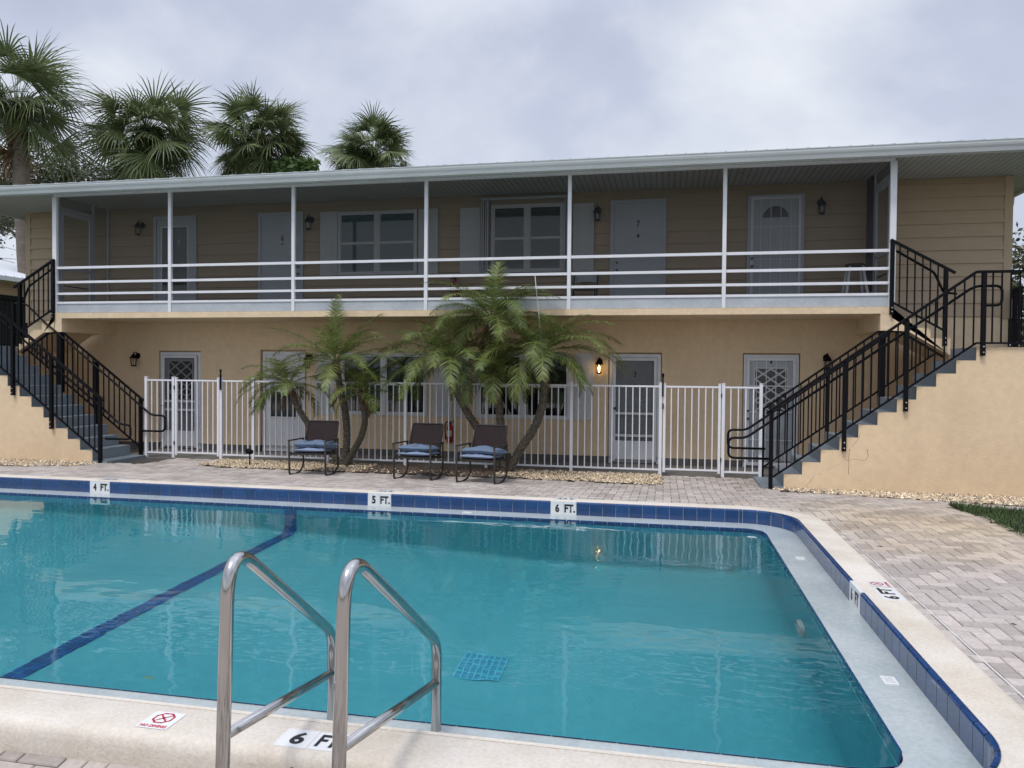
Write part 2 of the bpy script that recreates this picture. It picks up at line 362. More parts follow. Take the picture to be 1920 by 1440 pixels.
e[0].position = .34; e[0].color = (.46, .51, .64, 1); e[1].position = .70; e[1].color = (.90, .93, .98, 1)
k = rp.color_ramp.elements.new(.5); k.color = (.55, .60, .745, 1)
L(n1.outputs['Fac'], rp.inputs['Fac'])
# brighter, paler cloud low over the horizon
sx = node(nt, 'ShaderNodeSeparateXYZ'); L(tc.outputs['Generated'], sx.inputs[0])
hz = node(nt, 'ShaderNodeMapRange'); hz.inputs['From Min'].default_value = .02; hz.inputs['From Max'].default_value = .42; hz.inputs['To Min'].default_value = .42; hz.inputs['To Max'].default_value = 0
L(sx.outputs['Z'], hz.inputs['Value'])
hm = node(nt, 'ShaderNodeMix', data_type='RGBA'); hm.inputs[7].default_value = (.80, .86, .93, 1); L(hz.outputs[0], hm.inputs[0]); L(rp.outputs['Color'], hm.inputs[6])
zb = node(nt, 'ShaderNodeMapRange'); zb.inputs['From Min'].default_value = .42; zb.inputs['From Max'].default_value = .9; zb.inputs['To Min'].default_value = 1; zb.inputs['To Max'].default_value = ZEN; L(sx.outputs['Z'], zb.inputs['Value'])
zs = node(nt, 'ShaderNodeVectorMath', operation='SCALE'); L(hm.outputs[2], zs.inputs[0]); L(zb.outputs[0], zs.inputs['Scale'])
L(zs.outputs[0], cl.inputs['Color']); cl.inputs['Strength'].default_value = CLOUD
mix = node(nt, 'ShaderNodeMixShader'); mix.inputs[0].default_value = .93
L(bg.outputs[0], mix.inputs[1]); L(cl.outputs[0], mix.inputs[2]); L(mix.outputs[0], wo.inputs['Surface'])
sd = bpy.data.lights.new('sun', 'SUN'); sd.energy = SUNE; sd.angle = math.radians(16); sd.color = (1, .95, .88)
so = bpy.data.objects.new('sun', sd); col.objects.link(so)
dirv = Vector((math.sin(SUN_AZ)*math.cos(SUN_EL), math.cos(SUN_AZ)*math.cos(SUN_EL), math.sin(SUN_EL)))
so.rotation_euler = dirv.to_track_quat('Z', 'Y').to_euler(); so.location = (0,0,30)

# ------------------------------------------------------------------ ground
PX0, PX1, PY0, PY1 = -15.5, 1.375, 3.064, 8.75       # inner edge of the coping
ZC, ZW = .184, .028
def dz(x, y):
    if y < 2.6: return .022
    if y < 3.2: return .022 + (y-2.6)/.6*.118
    if y < 9.2: return .14
    if y < 11.4: return .14*(1-(y-9.2)/2.2)
    return 0.0
def sheet(name, m, xs, ys, zf, kind='structure'):
    mb = MB(); 
    for j, y in enumerate(ys):
        for x in xs: mb.v.append((x, y, zf(x, y)))
    n = len(xs)
    for j in range(len(ys)-1):
        for i in range(n-1):
            mb.f.append((j*n+i, j*n+i+1, (j+1)*n+i+1, (j+1)*n+i)); mb.r.append(.5); mb.sm.append(False)
    return tag(mb.build(name, m), kind=kind)
def hole_ground():
    # far lawn with a hole where the deck and pool lie
    mb = MB(); z = -.3
    X = (-600, -18, 14, 600); Y = (-600, -9, 17, 900)
    for i in range(3):
        for j in range(3):
            if i == 1 and j == 1: continue
            mb.quad((X[i],Y[j],z),(X[i+1],Y[j],z),(X[i+1],Y[j+1],z),(X[i],Y[j+1],z))
    return tag(mb.build('ground', M['lawn']), kind='structure')
hole_ground()
ys = [-9, 2.6, 3.06]
sheet('deck_bed', M['joint'], [-18, 14], [-9, 2.6, 2.9], lambda x, y: dz(x, y) - .022)
sheet('deck_bed', M['joint'], [PX1+.1, 14], [2.9, 3.2, 9.0], lambda x, y: dz(x, y) - .022)
sheet('deck_bed', M['joint'], [-18, PX0-.1], [2.9, 3.2, 9.0], lambda x, y: dz(x, y) - .022)
sheet('deck_bed', M['joint'], [-18, 14], [8.95, 9.2, 11.4, 17], lambda x, y: dz(x, y) - .022)
# outlines of the pool
def outline(off, r0=.50, step=.0, n=6):
    """ring inset by off (negative: outwards) with rounded corners, counter-clockwise, starting at the near right straight"""
    x0, x1, y0, y1 = PX0+off, PX1-off, PY0+(off*1.19 if off > 0 else off), PY1-off
    r = max(.16, r0-off)
    P = []
    for cx, cy, a in ((x1-r, y0+r, -PI/2), (x1-r, y1-r, 0), (x0+r, y1-r, PI/2), (x0+r, y0+r, PI)):
        P += arc(cx, cy, r, a, a+PI/2, n)
    return P
def sweep_ring(mb, prof, n=8, sm=False):
    rings = [[(x, y, z) for x, y in outline(off, n=n)] for off, z in prof]
    N = len(rings[0]); V = [p for r in rings for p in r]; F = []
    for i in range(len(prof)-1):
        for k in range(N): F.append((i*N+k, i*N+(k+1) % N, (i+1)*N+(k+1) % N, (i+1)*N+k))
    mb.add(V, F, .5, sm)
pool = thing('swimming_pool', 'rectangular turquoise swimming pool with cream coping and cobalt waterline tiles', 'swimming pool', (-7, 5.9, 0))
mb = MB(); sweep_ring(mb, [(-.30,-.05),(-.306,.05),(-.306,.125),(-.300,.152),(-.288,.170),(-.268,.181),(-.24,ZC),(-.03,ZC),(-.024,.180),(-.023,.02)], n=10, sm=True)
mb.build('coping', M['coping'], pool)
mb = MB(); sweep_ring(mb, [(-.026,.150),(-.0015,.150),(.001,.03)], n=10); sweep_ring(mb, [(.312,.0335),(.314,.026),(.316,-.125)], n=10)
mb.build('grout_backing', M['grout'], pool)
mb = MB(); sweep_ring(mb, [(-.02,.034),(.300,.034),(.3125,.0335)], n=10); mb.build('gutter_ledge', M['ledge'], pool)
# real tiles along the outline
def walk(off, pitch, n=16):
    P = outline(off, n=n); P.append(P[0]); out = []
    acc = [0]
    for a, b in zip(P, P[1:]): acc.append(acc[-1] + math.dist(a, b))
    T = acc[-1]; cnt = round(T/pitch); p = T/cnt
    def at_(s):
        s %= T
        for i in range(len(P)-1):
            if acc[i+1] >= s:
                t = (s-acc[i])/max(1e-9, acc[i+1]-acc[i]); return (P[i][0]+(P[i+1][0]-P[i][0])*t, P[i][1]+(P[i+1][1]-P[i][1])*t)
        return P[-1]
    return [(at_(i*p+.0022), at_((i+1)*p-.0022)) for i in range(cnt)], p
def near_frame(q, lim=None): return q[0] > -12.5
MARK = []   # spans left free for the white marker tiles: (axis, lo, hi)
def skip(a, b):
    m = ((a[0]+b[0])/2, (a[1]+b[1])/2)
    for ax, side, lo, hi in MARK:
        if ax == 'far' and abs(m[1]-PY1) < .05 and lo < m[0] < hi: return True
        if ax == 'right' and abs(m[0]-PX1) < .05 and lo < m[1] < hi: return True
    return False
TP = .1524
def span(ax, start):   # two tiles
    MARK.append((ax, 0, start, start+2*TP))
# tiles on the far wall are laid from a marker so that the two-tile markers fit the joints
mb = MB()
def tile_piece(a, b, prof, sm=False):
    n_ = Vector((b[1]-a[1], -(b[0]-a[0]), 0)).normalized()   # outward for a ccw ring
    V = []
    for off, z in prof:
        for p in (a, b): V.append((p[0]-n_.x*off, p[1]-n_.y*off, z))
    mb.add(V, [(2*i, 2*i+1, 2*i+3, 2*i+2) for i in range(len(prof)-1)], None, sm)
BAND = [(-.0245,.1855),(-.012,.1850),(-.001,.1800),(.0042,.168),(.0048,.032)]
M4, M5, M6 = -7.594, -3.583, -3.583+15*TP
MR = 5.66
for s in (M4, M5, M6): span('far', s)
M4 = M5 - round((M5-M4)/TP)*TP; MARK[0] = ('far', 0, M4, M4+2*TP)
span('right', MR)
g = .0022
xx = M5 - 58*TP
r_ = .50
while xx < PX1 - r_ - .001:
    a = (min(xx+TP, PX1-r_)-g, PY1); b = (xx+g, PY1)
    if not skip(a, b): tile_piece(a, b, BAND)
    elif mb.v: mb.build('waterline_tile', M['tile'], pool); mb = MB()
    xx += TP
yy = MR+2*TP
while yy < PY1 - r_:
    a = (PX1, yy+g); b = (PX1, min(yy+TP, PY1-r_)-g)
    tile_piece(a, b, BAND)
    yy += TP
CORN = lambda cx, cy, a0: [ [tile_piece(p, q, BAND) for p, q in zip(*(lambda pa: (pa, pa[1:]))(arc(cx, cy, r_, a0+PI/2*(i+.02)/5, a0+PI/2*(i+.98)/5, 3)))] for i in range(5)]
CORN(PX1-r_, PY1-r_, 0)
mb.build('waterline_tile', M['tile'], pool); mb = MB()
yy = MR
while yy > PY0 + r_:
    a = (PX1, max(yy-TP, PY0+r_)+g); b = (PX1, yy-g)
    tile_piece(a, b, BAND); yy -= TP
CORN(PX1-r_, PY0+r_, -PI/2)
mb.build('waterline_tile', M['tile'], pool)
B('coping_inner_edge', M['coping'], pool, (-12.5, PX1-r_-.02, PY0-.0235, PY0+.001, .03, .1838))
mb = MB()
for (a, b) in walk(.312, .1524)[0]:
    if a[0] > -12.5: tile_piece(a, b, [(-.004,.0385),(.002,.0380),(.0035,.033),(.0075,-.12)])
mb.build('edge_tile', M['tile'], pool)
def floorz(x):
    if x < -8: return -1.18
    if x < -4.45: return -1.18 - (x+8)/3.55*.14
    if x < -1.5: return -1.32 - (x+4.45)/2.95*.45
    return -1.77
xs = sorted(set([-15.9,-12,-8,-4.45,-1.5,1.5]))
XC = PX1-.322; CR = .55
mb = MB()
for a, b in zip(xs, xs[1:]): mb.quad((a,2.9,floorz(a)),(b,2.9,floorz(b)),(b,8.9,floorz(b)),(a,8.9,floorz(a)))
def basin_wall(off, z0, z1):
    P = outline(off, n=8); N = len(P)
    for k in range(N):
        a, b = P[k], P[(k+1) % N]; mb.quad((a[0],a[1],z0),(b[0],b[1],z0),(b[0],b[1],z1),(a[0],a[1],z1))
basin_wall(.322, -1.9, -.118)
sweep_ring(mb, [(.30,-.119),(.325,-.119)], n=8)
# coved foot of the far wall
for a, b in zip(xs, xs[1:]):
    for i in range(4):
        t0, t1 = PI/2*i/4, PI/2*(i+1)/4; rc = .16; y1 = PY1-.322
        mb.quad((a,y1-rc+rc*math.sin(t0),floorz(a)+rc-rc*math.cos(t0)),(b,y1-rc+rc*math.sin(t0),floorz(b)+rc-rc*math.cos(t0)),
                (b,y1-rc+rc*math.sin(t1),floorz(b)+rc-rc*math.cos(t1)),(a,y1-rc+rc*math.sin(t1),floorz(a)+rc-rc*math.cos(t1)))
V = []
for i in range(13):
    t = PI/2*i/12
    for y in (2.9, 8.9): V.append((XC-CR+CR*math.sin(t), y, -1.77+CR-CR*math.cos(t)+.001))
mb.add(V, [(2*i, 2*i+2, 2*i+3, 2*i+1) for i in range(12)], .5, True)
mb.build('basin', M['plaster'], pool)
# dark blue tile line over the floor and up the wall
mb = MB(); SX = -4.45; y = PY0+.39; zf = floorz(SX)+.005
while y < PY1-.49:
    for i in (0,1): mb.box(SX-.078+i*.08, SX-.004+i*.08, y, y+.074, zf-.003, zf)
    y += .08
yw = PY1-.322-.004; z = -.13
cv = [(yw, -.13)]
while z > floorz(SX)+.17:
    for i in (0,1): mb.box(SX-.078+i*.08, SX-.004+i*.08, yw-.002, yw+.003, z-.074, z)
    z -= .08
for i in range(5):
    rc = .165; y1 = PY1-.322; t0, t1 = PI/2*i/5, PI/2*(i+1)/5; c = floorz(SX)
    for j in (0,1):
        x0 = SX-.078+j*.08; x1 = x0+.074; q = .008
        mb.quad((x0,y1-rc+(rc-q)*math.sin(t0),c+rc-(rc-q)*math.cos(t0)),(x1,y1-rc+(rc-q)*math.sin(t0),c+rc-(rc-q)*math.cos(t0)),(x1,y1-rc+(rc-q)*math.sin(t1),c+rc-(rc-q)*math.cos(t1)),(x0,y1-rc+(rc-q)*math.sin(t1),c+rc-(rc-q)*math.cos(t1)))
mb.build('floor_stripe', M['stripe'], pool)
# main drain grate
cx, cy, c = -1.42, 5.86, -1.768
dr = B('main_drain', M['drain'], pool, (cx-.18,cx+.18,cy-.2,cy+.2,c-.01,c+.012))
mb = MB()
for i in range(8): x = cx-.18+.36*i/7; mb.box(x-.006,x+.006,cy-.2,cy+.2,c+.012,c+.02)
for i in range(6): y = cy-.2+.4*i/5; mb.box(cx-.18,cx+.18,y-.007,y+.007,c+.0125,c+.0195)
mb.build('grate', M['drainlight'], dr)
# underwater lamp and wall fitting
mb = MB(); xw = PX1-.322
V = []; n = 20
for k in range(n):
    for rr, d in ((.13,.0),(.125,.03),(.10,.035),(.09,.012)):
        V.append((xw-d, 6.03+rr*math.cos(2*PI*k/n), -.72+rr*math.sin(2*PI*k/n)))
mb.add(V, [(k*4+i, ((k+1) % n)*4+i, ((k+1) % n)*4+i+1, k*4+i+1) for k in range(n) for i in range(3)] + [tuple(k*4+3 for k in range(n))], .5, True)
mb.build('underwater_lamp', M['ledge'], pool)
# gutter grates on the ledge
def grate(x, y, w, d):
    mb = MB(); z = .0345; 
    mb.box(x-w/2, x+w/2, y-d/2, y-d/2+.012, z-.002, z+.004); mb.box(x-w/2, x+w/2, y+d/2-.012, y+d/2, z-.002, z+.004)
    mb.box(x-w/2, x-w/2+.012, y-d/2+.012, y+d/2-.012, z-.002, z+.004); mb.box(x+w/2-.012, x+w/2, y-d/2+.012, y+d/2-.012, z-.002, z+.004)
    for i in range(5):
        yy = y-d/2+.02+(d-.04)*i/4; mb.box(x-w/2+.012, x+w/2-.012, yy-.004, yy+.004, z-.001, z+.003)
    return mb.build('gutter_grate', M['whitetile'], pool)
grate(1.235, 7.22, .075, .10); grate(1.24, 4.46, .075, .11); grate(-2.27, 8.60, .11, .075); grate(-9.2, 8.6, .11, .075)
# depth markers in the far wall
def far_marker(x, s):
    mk = B('depth_marker', M['whitetile'], pool, (x+.002, x+TP-.0015, PY1-.0052, PY1+.002, .032, .1865), (x+TP+.0015, x+2*TP-.002, PY1-.0052, PY1+.002, .032, .1865), (x+.003, x+2*TP-.003, PY1+.002, PY1+.024, .17, .1862))
    mk['label'] = 'white two-tile depth marker reading %s FT in the far pool wall' % s
    text('lettering', s, M['textblack'], mk, .050, .098, (x+.055, PY1-.0055, .060), (1,0,0), (0,0,1), bold=.045)
    text('lettering', 'FT.', M['textblack'], mk, .125, .098, (x+TP+.012, PY1-.0055, .060), (1,0,0), (0,0,1), bold=.045)
    # same depth lying flat in the coping, read from behind the pool
    t = B('depth_marker', M['whitetile'], pool, (x+.01, x+TP*2-.01, PY1+.13, PY1+.27, ZC-.01, ZC+.0015))
    t['label'] = 'flat white depth tile in the coping behind the %s FT wall marker' % s
    text('lettering', s+' FT', M['textblack'], t, .20, .085, (x+.25, PY1+.245, ZC+.0008), (-1,0,0), (0,-1,0), bold=.045)
far_marker(M4, '4'); far_marker(M5, '5'); far_marker(M6, '6')
y = MR
mk = B('depth_marker', M['whitetile'], pool, (PX1-.0052, PX1+.002, y+.002, y+TP-.0015, .032, .1865), (PX1-.0052, PX1+.002, y+TP+.0015, y+2*TP-.002, .032, .1865), (PX1+.002, PX1+.024, y+.003, y+2*TP-.003, .17, .1862))
mk['label'] = 'white depth marker reading 6 FT in the right pool wall'
text('lettering', '6', M['textblack'], mk, .050, .098, (PX1-.0055, y+TP*2-.045, .060), (0,-1,0), (0,0,1), bold=.045)
text('lettering', 'FT', M['textblack'], mk, .105, .098, (PX1-.0055, y+TP-.012, .060), (0,-1,0), (0,0,1), bold=.045)
# flat tiles on the right coping: 6 FT and a no-diving sign
def no_diving(parent, x, y, s, ex, ey):
    ex = Vector(ex); ey = Vector(ey)
    o = Vector((x, y, ZC+.0022)) 
    t = MB(); q = lambda a, b: tuple(o + ex*a*s + ey*b*s)
    t.add([q(0,0), q(1,0), q(1,1), q(0,1)], [(0,1,2,3)])
    tl = t.build('warning_tile', M['whitetile'], parent); tl['label'] = 'small white tile with a red crossed octagon and NO DIVING'
    t = MB()
    def band(pts, wd, closed=False):
        P = pts + ([pts[0]] if closed else [])
        for a, b in zip(P, P[1:]):
            d = Vector((b[0]-a[0], b[1]-a[1])).normalized(); nx, ny = -d.y*wd/2, d.x*wd/2; e = .3*wd
            a2 = (a[0]-d.x*e, a[1]-d.y*e); b2 = (b[0]+d.x*e, b[1]+d.y*e)
            V = [q(a2[0]+nx, a2[1]+ny), q(a2[0]-nx, a2[1]-ny), q(b2[0]-nx, b2[1]-ny), q(b2[0]+nx, b2[1]+ny)]
            t.add([(v[0], v[1], v[2]+.0008) for v in V], [(0,1,2,3)])
    oc = [(.5+.30*math.cos(PI/8+PI/4*i), .62+.30*math.sin(PI/8+PI/4*i)) for i in range(8)]
    band(oc, .06, True); band([(.32,.44),(.68,.80)], .05); band([(.32,.80),(.68,.44)], .05)
    band([(.38,.57),(.62,.57)], .02); band([(.42,.66),(.6,.70)], .02)
    t.build('sign_symbol', M['textred'], tl)
    text('lettering', 'NO DIVING', M['textred'], tl, .84*s, .15*s, o + ex*.08*s + ey*.06*s, ex, ey, bold=.04, thick=.001)
t = B('depth_marker', M['whitetile'], pool, (1.485, 1.635, 5.52, 5.83, ZC-.01, ZC+.0018)); t['label'] = 'flat white tile reading 6 FT on the right coping'
text('lettering', '6 FT', M['textblack'], t, .26, .10, (1.605, 5.545, ZC+.0015), (0,1,0), (-1,0,0), bold=.045)
no_diving(pool, 1.635, 5.845, .145, (0,1,0), (-1,0,0))
t = B('depth_marker', M['whitetile'], pool, (-1.565, -1.418, 2.813, 2.957, ZC-.01, ZC+.0018), (-1.415, -1.268, 2.813, 2.957, ZC-.01, ZC+.0018)); t['label'] = 'flat white tiles reading 6 FT on the near coping between the ladder rails'
text('lettering', '6', M['textblack'], t, .062, .10, (-1.515, 2.835, ZC+.0015), (1,0,0), (0,1,0), bold=.035)
text('lettering', 'FT.', M['textblack'], t, .118, .10, (-1.395, 2.835, ZC+.0015), (1,0,0), (0,1,0), bold=.035)
no_diving(pool, -2.222, 2.828, .15, (1,0,0), (0,1,0))
# lettering painted on the outer face of the near coping, cut by the frame edge
yo = PY0-.3062
for s_, x_, w_ in (('6', -1.50, .085), ('F', -1.34, .085), ('T', -1.245, .085)): text('coping_letter', s_, M['textblack'], pool, w_, .10, (x_, yo-.0005, .035), (1,0,0), (0,0,1), bold=.045)
# water
mb = MB(); P = outline(.3185, n=10); mb.add([(x, y, ZW) for x, y in P], [tuple(range(len(P)))], .5)
tag(mb.build('water', M['water']), kind='structure')
# ladder: two stainless grab rails
def grab(x, xf):
    t = thing('pool_grab_rail', LAB.pop(0), 'grab rail', (x, 2.36, .05), 'stainless grab rails at the pool edge')
    # leaning front post, rounded top, long slope over the water, rear post into the water
    P = fillet([(x-.02, 2.33, -.05), (x+.01, 2.335, 1.135), (xf, 3.375, .455), (xf-.012, 3.385, -.75)], (.21, .10), 10)
    mb = MB(); mb.tube(P, .0242, 16); mb.build('rail', M['steel'], t)
    mb = MB(); mb.tube([(x-.006, 2.345, .46), (xf-.003, 3.375, .262)], .0195, 14); mb.build('cross_bar', M['steel'], t)
    mb = MB(); mb.lathe(x-.02, 2.33, [(.055,.05),(.055,.058),(.04,.066),(.026,.072)], 18); mb.build('escutcheon', M['steel'], t)
LAB = ['bent stainless steel grab rail at the pool edge, left one of the pair', 'bent stainless steel grab rail covering the 6 FT tile, right one of the pair']
grab(-1.475, -1.56); grab(-1.045, -1.033)
# floating leaf near the near edge
def leaf(x, y, z, s, a, m, label):
    mb = MB(); ca, sa = math.cos(a), math.sin(a)
    pts = [(-1,0),(-.5,.3),(.2,.34),(1,0),(.2,-.34),(-.5,-.3)]
    V = [(x+(px*ca-py*sa)*s, y+(px*sa+py*ca)*s, z+.002*(k % 2)) for k, (px, py) in enumerate(pts)]
    mb.add(V, [tuple(range(6))]); o = mb.build('fallen_leaf', m); return tag(o, label, 'leaf')
leaf(-2.75, 3.62, ZW+.002, .035, .3, M['schef'], 'small pale green leaf floating near the near pool edge')
for i, (lx, ly) in enumerate(((2.35,6.1),(2.75,4.9),(1.95,7.4),(3.1,7.0),(2.2,5.3),(.3,10.3),(-2.0,9.9),(2.9,9.3),(-4.9,9.75))):
    tag(leaf(lx, ly, dz(lx, ly)+.004, .018+.006*(i % 3), i*1.3, M['boot'], 'small dark scrap of dry leaf lying loose on the pavers'), group='dry leaf scraps on the deck')
leaf(-7.05, 10.25, .075, .04, .8, M['boot'], 'dark dry leaf lying on the pavers left of the chairs')

# ------------------------------------------------------------------ pavers
def in_round(x, y, off):
    x0, x1, y0, y1 = PX0+off, PX1-off, PY0+off, PY1-off
    if not (x0 < x < x1 and y0 < y < y1): return False
    return True
mb = MB()
U = .104; gp = .0032; bv = .004
def paver(x0, x1, y0, y1):
    k = R.random(); o = (R.random()-.5)*.003; s1 = (R.random()-.5)*.0025
    def zz(x, y, d): return dz(x, y) + o + d + s1*(x-x0)/U
    a, b, c, d = x0+gp, x1-gp, y0+gp, y1-gp
    V = [(a+bv,c+bv),(b-bv,c+bv),(b-bv,d-bv),(a+bv,d-bv),(a,c),(b,c),(b,d),(a,d)]
    VV = [(x, y, zz(x, y, 0)) for x, y in V[:4]] + [(x, y, zz(x, y, -.005)) for x, y in V[4:]] + [(x, y, zz(x, y, -.03)) for x, y in V[4:]]
    mb.add(VV, [(0,1,2,3),(4,5,1,0),(5,6,2,1),(6,7,3,2),(7,4,0,3),(8,9,5,4),(9,10,6,5),(10,11,7,6),(11,8,4,7)], k)
def paved(x, y):
    if in_round(x, y, -.16): return False
    if in_round(x, y, -.40) and x > PX1-.5 and y < 8.6 and y > 3.2: return False     # soldier strip along the right coping
    if y > 12.64: return False
    if x > gx(y) and 8.0 < y: return False
    if x > 3.47 and y < 10.02 : return x < 3.47
    return True
def gx(y):   # right gravel strip
    return 1e9 if y < 10.0 else (4.45 + (10.55-y)/.85*2.66 if y < 11.45 else 1.75)
def gravel_front(x, y):   # front planting bed
    if -8.05 < x < -.02: 
        f = 11.83 if x < -7.6 else 11.72 if x < -2.4 else 11.72 - (x+2.4)*.06
        return y > f
    if x < -9.85: return y > 10.98 + max(0, -(x+10))*-.02 - .35*(x < -10.3)
    return False
def gravel_right(x, y):
    return x > 1.6 and y > 11.50 - (x-1.6)*.31 and y < 11.9
ix0, ix1 = int(-12.6/U), int(7.6/U)
for i in range(ix0, ix1):
    for j in range(int(1.9/U), int(12.7/U)):
        m4 = (i-j) % 4
        x, y = i*U, j*U
        if m4 == 0: q = (x, x+2*U, y, y+U)
        elif m4 == 3: q = (x, x+U, y, y+2*U)
        else: continue
        mx_, my_ = (q[0]+q[1])/2, (q[2]+q[3])/2
        if in_round(mx_, my_, -.2): continue
        if mx_ > PX1+.2 and mx_ < 1.765 and 3.3 < my_ < 8.6: continue
        if my_ > 12.68: continue
        if gravel_front(mx_, my_+.03) or gravel_right(mx_, my_+.03): continue
        if mx_ > 3.50 and my_ < 10.45 - (mx_-3.5)*.35 and mx_ > 3.42+.0: 
            continue
        if mx_ < -9.0 and my_ > 11.75: continue
        if mx_ > 1.75 and my_ > 11.7: continue
        paver(*q)
# cut pieces along the right coping, then the thin white joint strip
y = 3.3
while y < 8.55:
    d = U*(1.0 + .02*R.random()); paver(1.655, 1.752, y, y+d); y += d
tag(mb.build('paver_deck', M['paver']), kind='structure')
mb = MB(); mb.box(1.7545, 1.7640, 3.3, 8.55, .10, .1415); tag(mb.build('deck_joint_strip', M['strip']), kind='structure')
# plain continuation of the deck behind the camera
sheet('deck_behind', M['paver'], [-18, 14], [-9, 1.9], lambda x, y: .017)
# walkway slab behind the fence
mb = MB(); mb.box(-10.4, 3.2, 12.66, 14.3, -.2, -.005); tag(mb.build('walkway', M['conc']), kind='structure')

# ------------------------------------------------------------------ gravel, mulch and grass
def stones(mb, n, fx, size, zf=None, flat=.6):
    for _ in range(n):
        x, y = fx()
        s = size*(.55+.9*R.random()); a = R.random()*PI; ca, sa = math.cos(a), math.sin(a); t = (R.random()-.5)*.8
        l, wd, h = s*(.8+.6*R.random()), s*.7*(.7+.5*R.random()), s*flat
        z = (zf(x, y) if zf else dz(x, y)) + R.random()*.012
        c = [(1,0,0),(.45,.85,.05),(-.5,.75,0),(-1,.05,.05),(-.4,-.85,0),(.55,-.75,.05)]
        V = [(x+(p[0]*l*ca-p[1]*wd*sa)*.5, y+(p[0]*l*sa+p[1]*wd*ca)*.5, z+p[0]*t*h*.4) for p in c]
        V += [(x+.1*l*ca, y+.1*l*sa, z+h*.55+t*h*.2), (x-.22*l*ca, y-.22*l*sa, z+h*.5)]
        mb.add(V, [(0,1,6),(1,2,6),(2,7,6),(2,3,7),(3,4,7),(4,6,7),(4,5,6),(5,0,6)], None)
def u(a, b): return a + (b-a)*R.random()
def bed(xa, xb, hi):
    def f():
        while True:
            x = u(xa, xb); y = u(10.4, hi)
            if gravel_front(x, y) or gravel_right(x, y): return x, y
    return f
mb = MB(); stones(mb, 2600, bed(-8.05, -5.0, 12.68), .052); stones(mb, 2500, bed(-2.7, -.02, 12.68), .050); stones(mb, 260, bed(-5.4, -2.3, 12.2), .04)
tag(mb.build('gravel', M['gravel']), 'tan river gravel laid along the foot of the white fence', 'gravel', kind='stuff')
mb = MB(); stones(mb, 3000, bed(1.62, 6.2, 11.68), .062); 
tag(mb.build('gravel', M['gravel']), 'pale tan gravel strip along the right stair wall', 'gravel', kind='stuff')
mb = MB(); stones(mb, 1500, bed(-12.4, -9.85, 11.68), .05)
tag(mb.build('gravel', M['gravel']), 'pale gravel strip along the foot of the left stair wall', 'gravel', kind='stuff')
mb = MB(); stones(mb, 5200, bed(-5.75, -2.1, 12.68), .045, flat=.35)
tag(mb.build('mulch', M['mulch']), 'dark brown bark mulch under the small date palms', 'mulch', kind='stuff')
def lawn_edge(x, y):
    if x > 3.45: return y < 10.42 - (x-3.5)*.33
    return False
mb = MB()
mb.add([(3.46,1.5,.10),(9.5,1.5,.10),(9.5,8.1,.10),(3.9,10.1,.10),(3.46,10.15,.10)], [(0,1,2,3,4)], .5)
tag(mb.build('lawn_soil', M['soil']), kind='structure')
mb = MB()
for _ in range(26000):
    x = 3.46 + 2.6*R.random()**1.5; y = u(5.5, 10.15)
    if y > 10.15 - (x-3.5)*.33: continue
    a = R.random()*2*PI; h = u(.035,.09); b_ = u(.01,.06); w_ = .0035
    dx, dy = math.cos(a), math.sin(a)
    z = .10
    V = [(x-dy*w_, y+dx*w_, z), (x+dy*w_, y-dx*w_, z), (x+dx*b_*.4+dy*w_*.7, y+dy*b_*.4-dx*w_*.7, z+h*.6), (x+dx*b_*.4-dy*w_*.7, y+dy*b_*.4+dx*w_*.7, z+h*.6), (x+dx*b_, y+dy*b_, z+h)]
    mb.add(V, [(0,1,2,3),(3,2,4)], None)
tag(mb.build('grass', M['grass']), 'coarse green lawn grass at the right edge of the pavers', 'grass', kind='stuff')
# ------------------------------------------------------------------ apartment building
YW, YB = 14.12, 12.66
WX0, WX1 = -13.74, 5.67
bld = thing('apartment_building', 'two-storey peach and tan apartment building with a long screened upper porch', 'building', (-4.05, 14.12, 0))
def wall_holes(mb, x0, x1, z0, z1, y, holes, depth=.10):
    xs = sorted({x0, x1, *[h[0] for h in holes], *[h[1] for h in holes]}); zs = sorted({z0, z1, *[h[2] for h in holes], *[h[3] for h in holes]})
    for a, b in zip(xs, xs[1:]):
        for c, d in zip(zs, zs[1:]):
            mx, mz = (a+b)/2, (c+d)/2
            if any(h[0] < mx < h[1] and h[2] < mz < h[3] for h in holes): continue
            mb.quad((a,y,c),(b,y,c),(b,y,d),(a,y,d), .5)
    for h in holes:
        a, b, c, d = h[:4]; Y2 = y+depth
        mb.quad((a,y,c),(a,y,d),(a,Y2,d),(a,Y2,c), .5); mb.quad((b,y,c),(b,Y2,c),(b,Y2,d),(b,y,d), .5)
        mb.quad((a,y,d),(b,y,d),(b,Y2,d),(a,Y2,d), .5)
        if c > z0+.01: mb.quad((a,y,c),(a,Y2,c),(b,Y2,c),(b,y,c), .5)
        mb.quad((a,Y2,c),(b,Y2,c),(b,Y2,d),(a,Y2,d), .5)
D1, D2, D3, D4 = (-10.49,-9.50,0,2.06), (-8.14,-7.12,0,2.09), (-1.03,-.05,0,2.06), (1.38,2.36,0,2.06)
W1, W2 = (-6.36,-4.56,.80,2.03), (-3.56,-1.74,.79,2.03)
mb = MB(); wall_holes(mb, WX0, WX1, .12, 2.70, YW, [(a,b,.12,d) for a,b,c,d in (D1,D2,D3,D4)] + [W1, W2])
mb.box(WX0, WX0+.02, YW+.001, 24, -.3, 2.70); mb.box(WX1-.02, WX1, YW+.001, 24, -.3, 2.70)
mb.build('lower_wall', M['stucco'], bld)
mb = MB(); wall_holes(mb, WX0, WX1, -.3, .12, YW-.004, [(a,b,-.01,.1205) for a,b,c,d in (D1,D2,D3,D4)])
mb.build('painted_wall_base', M['basecoat'], bld)
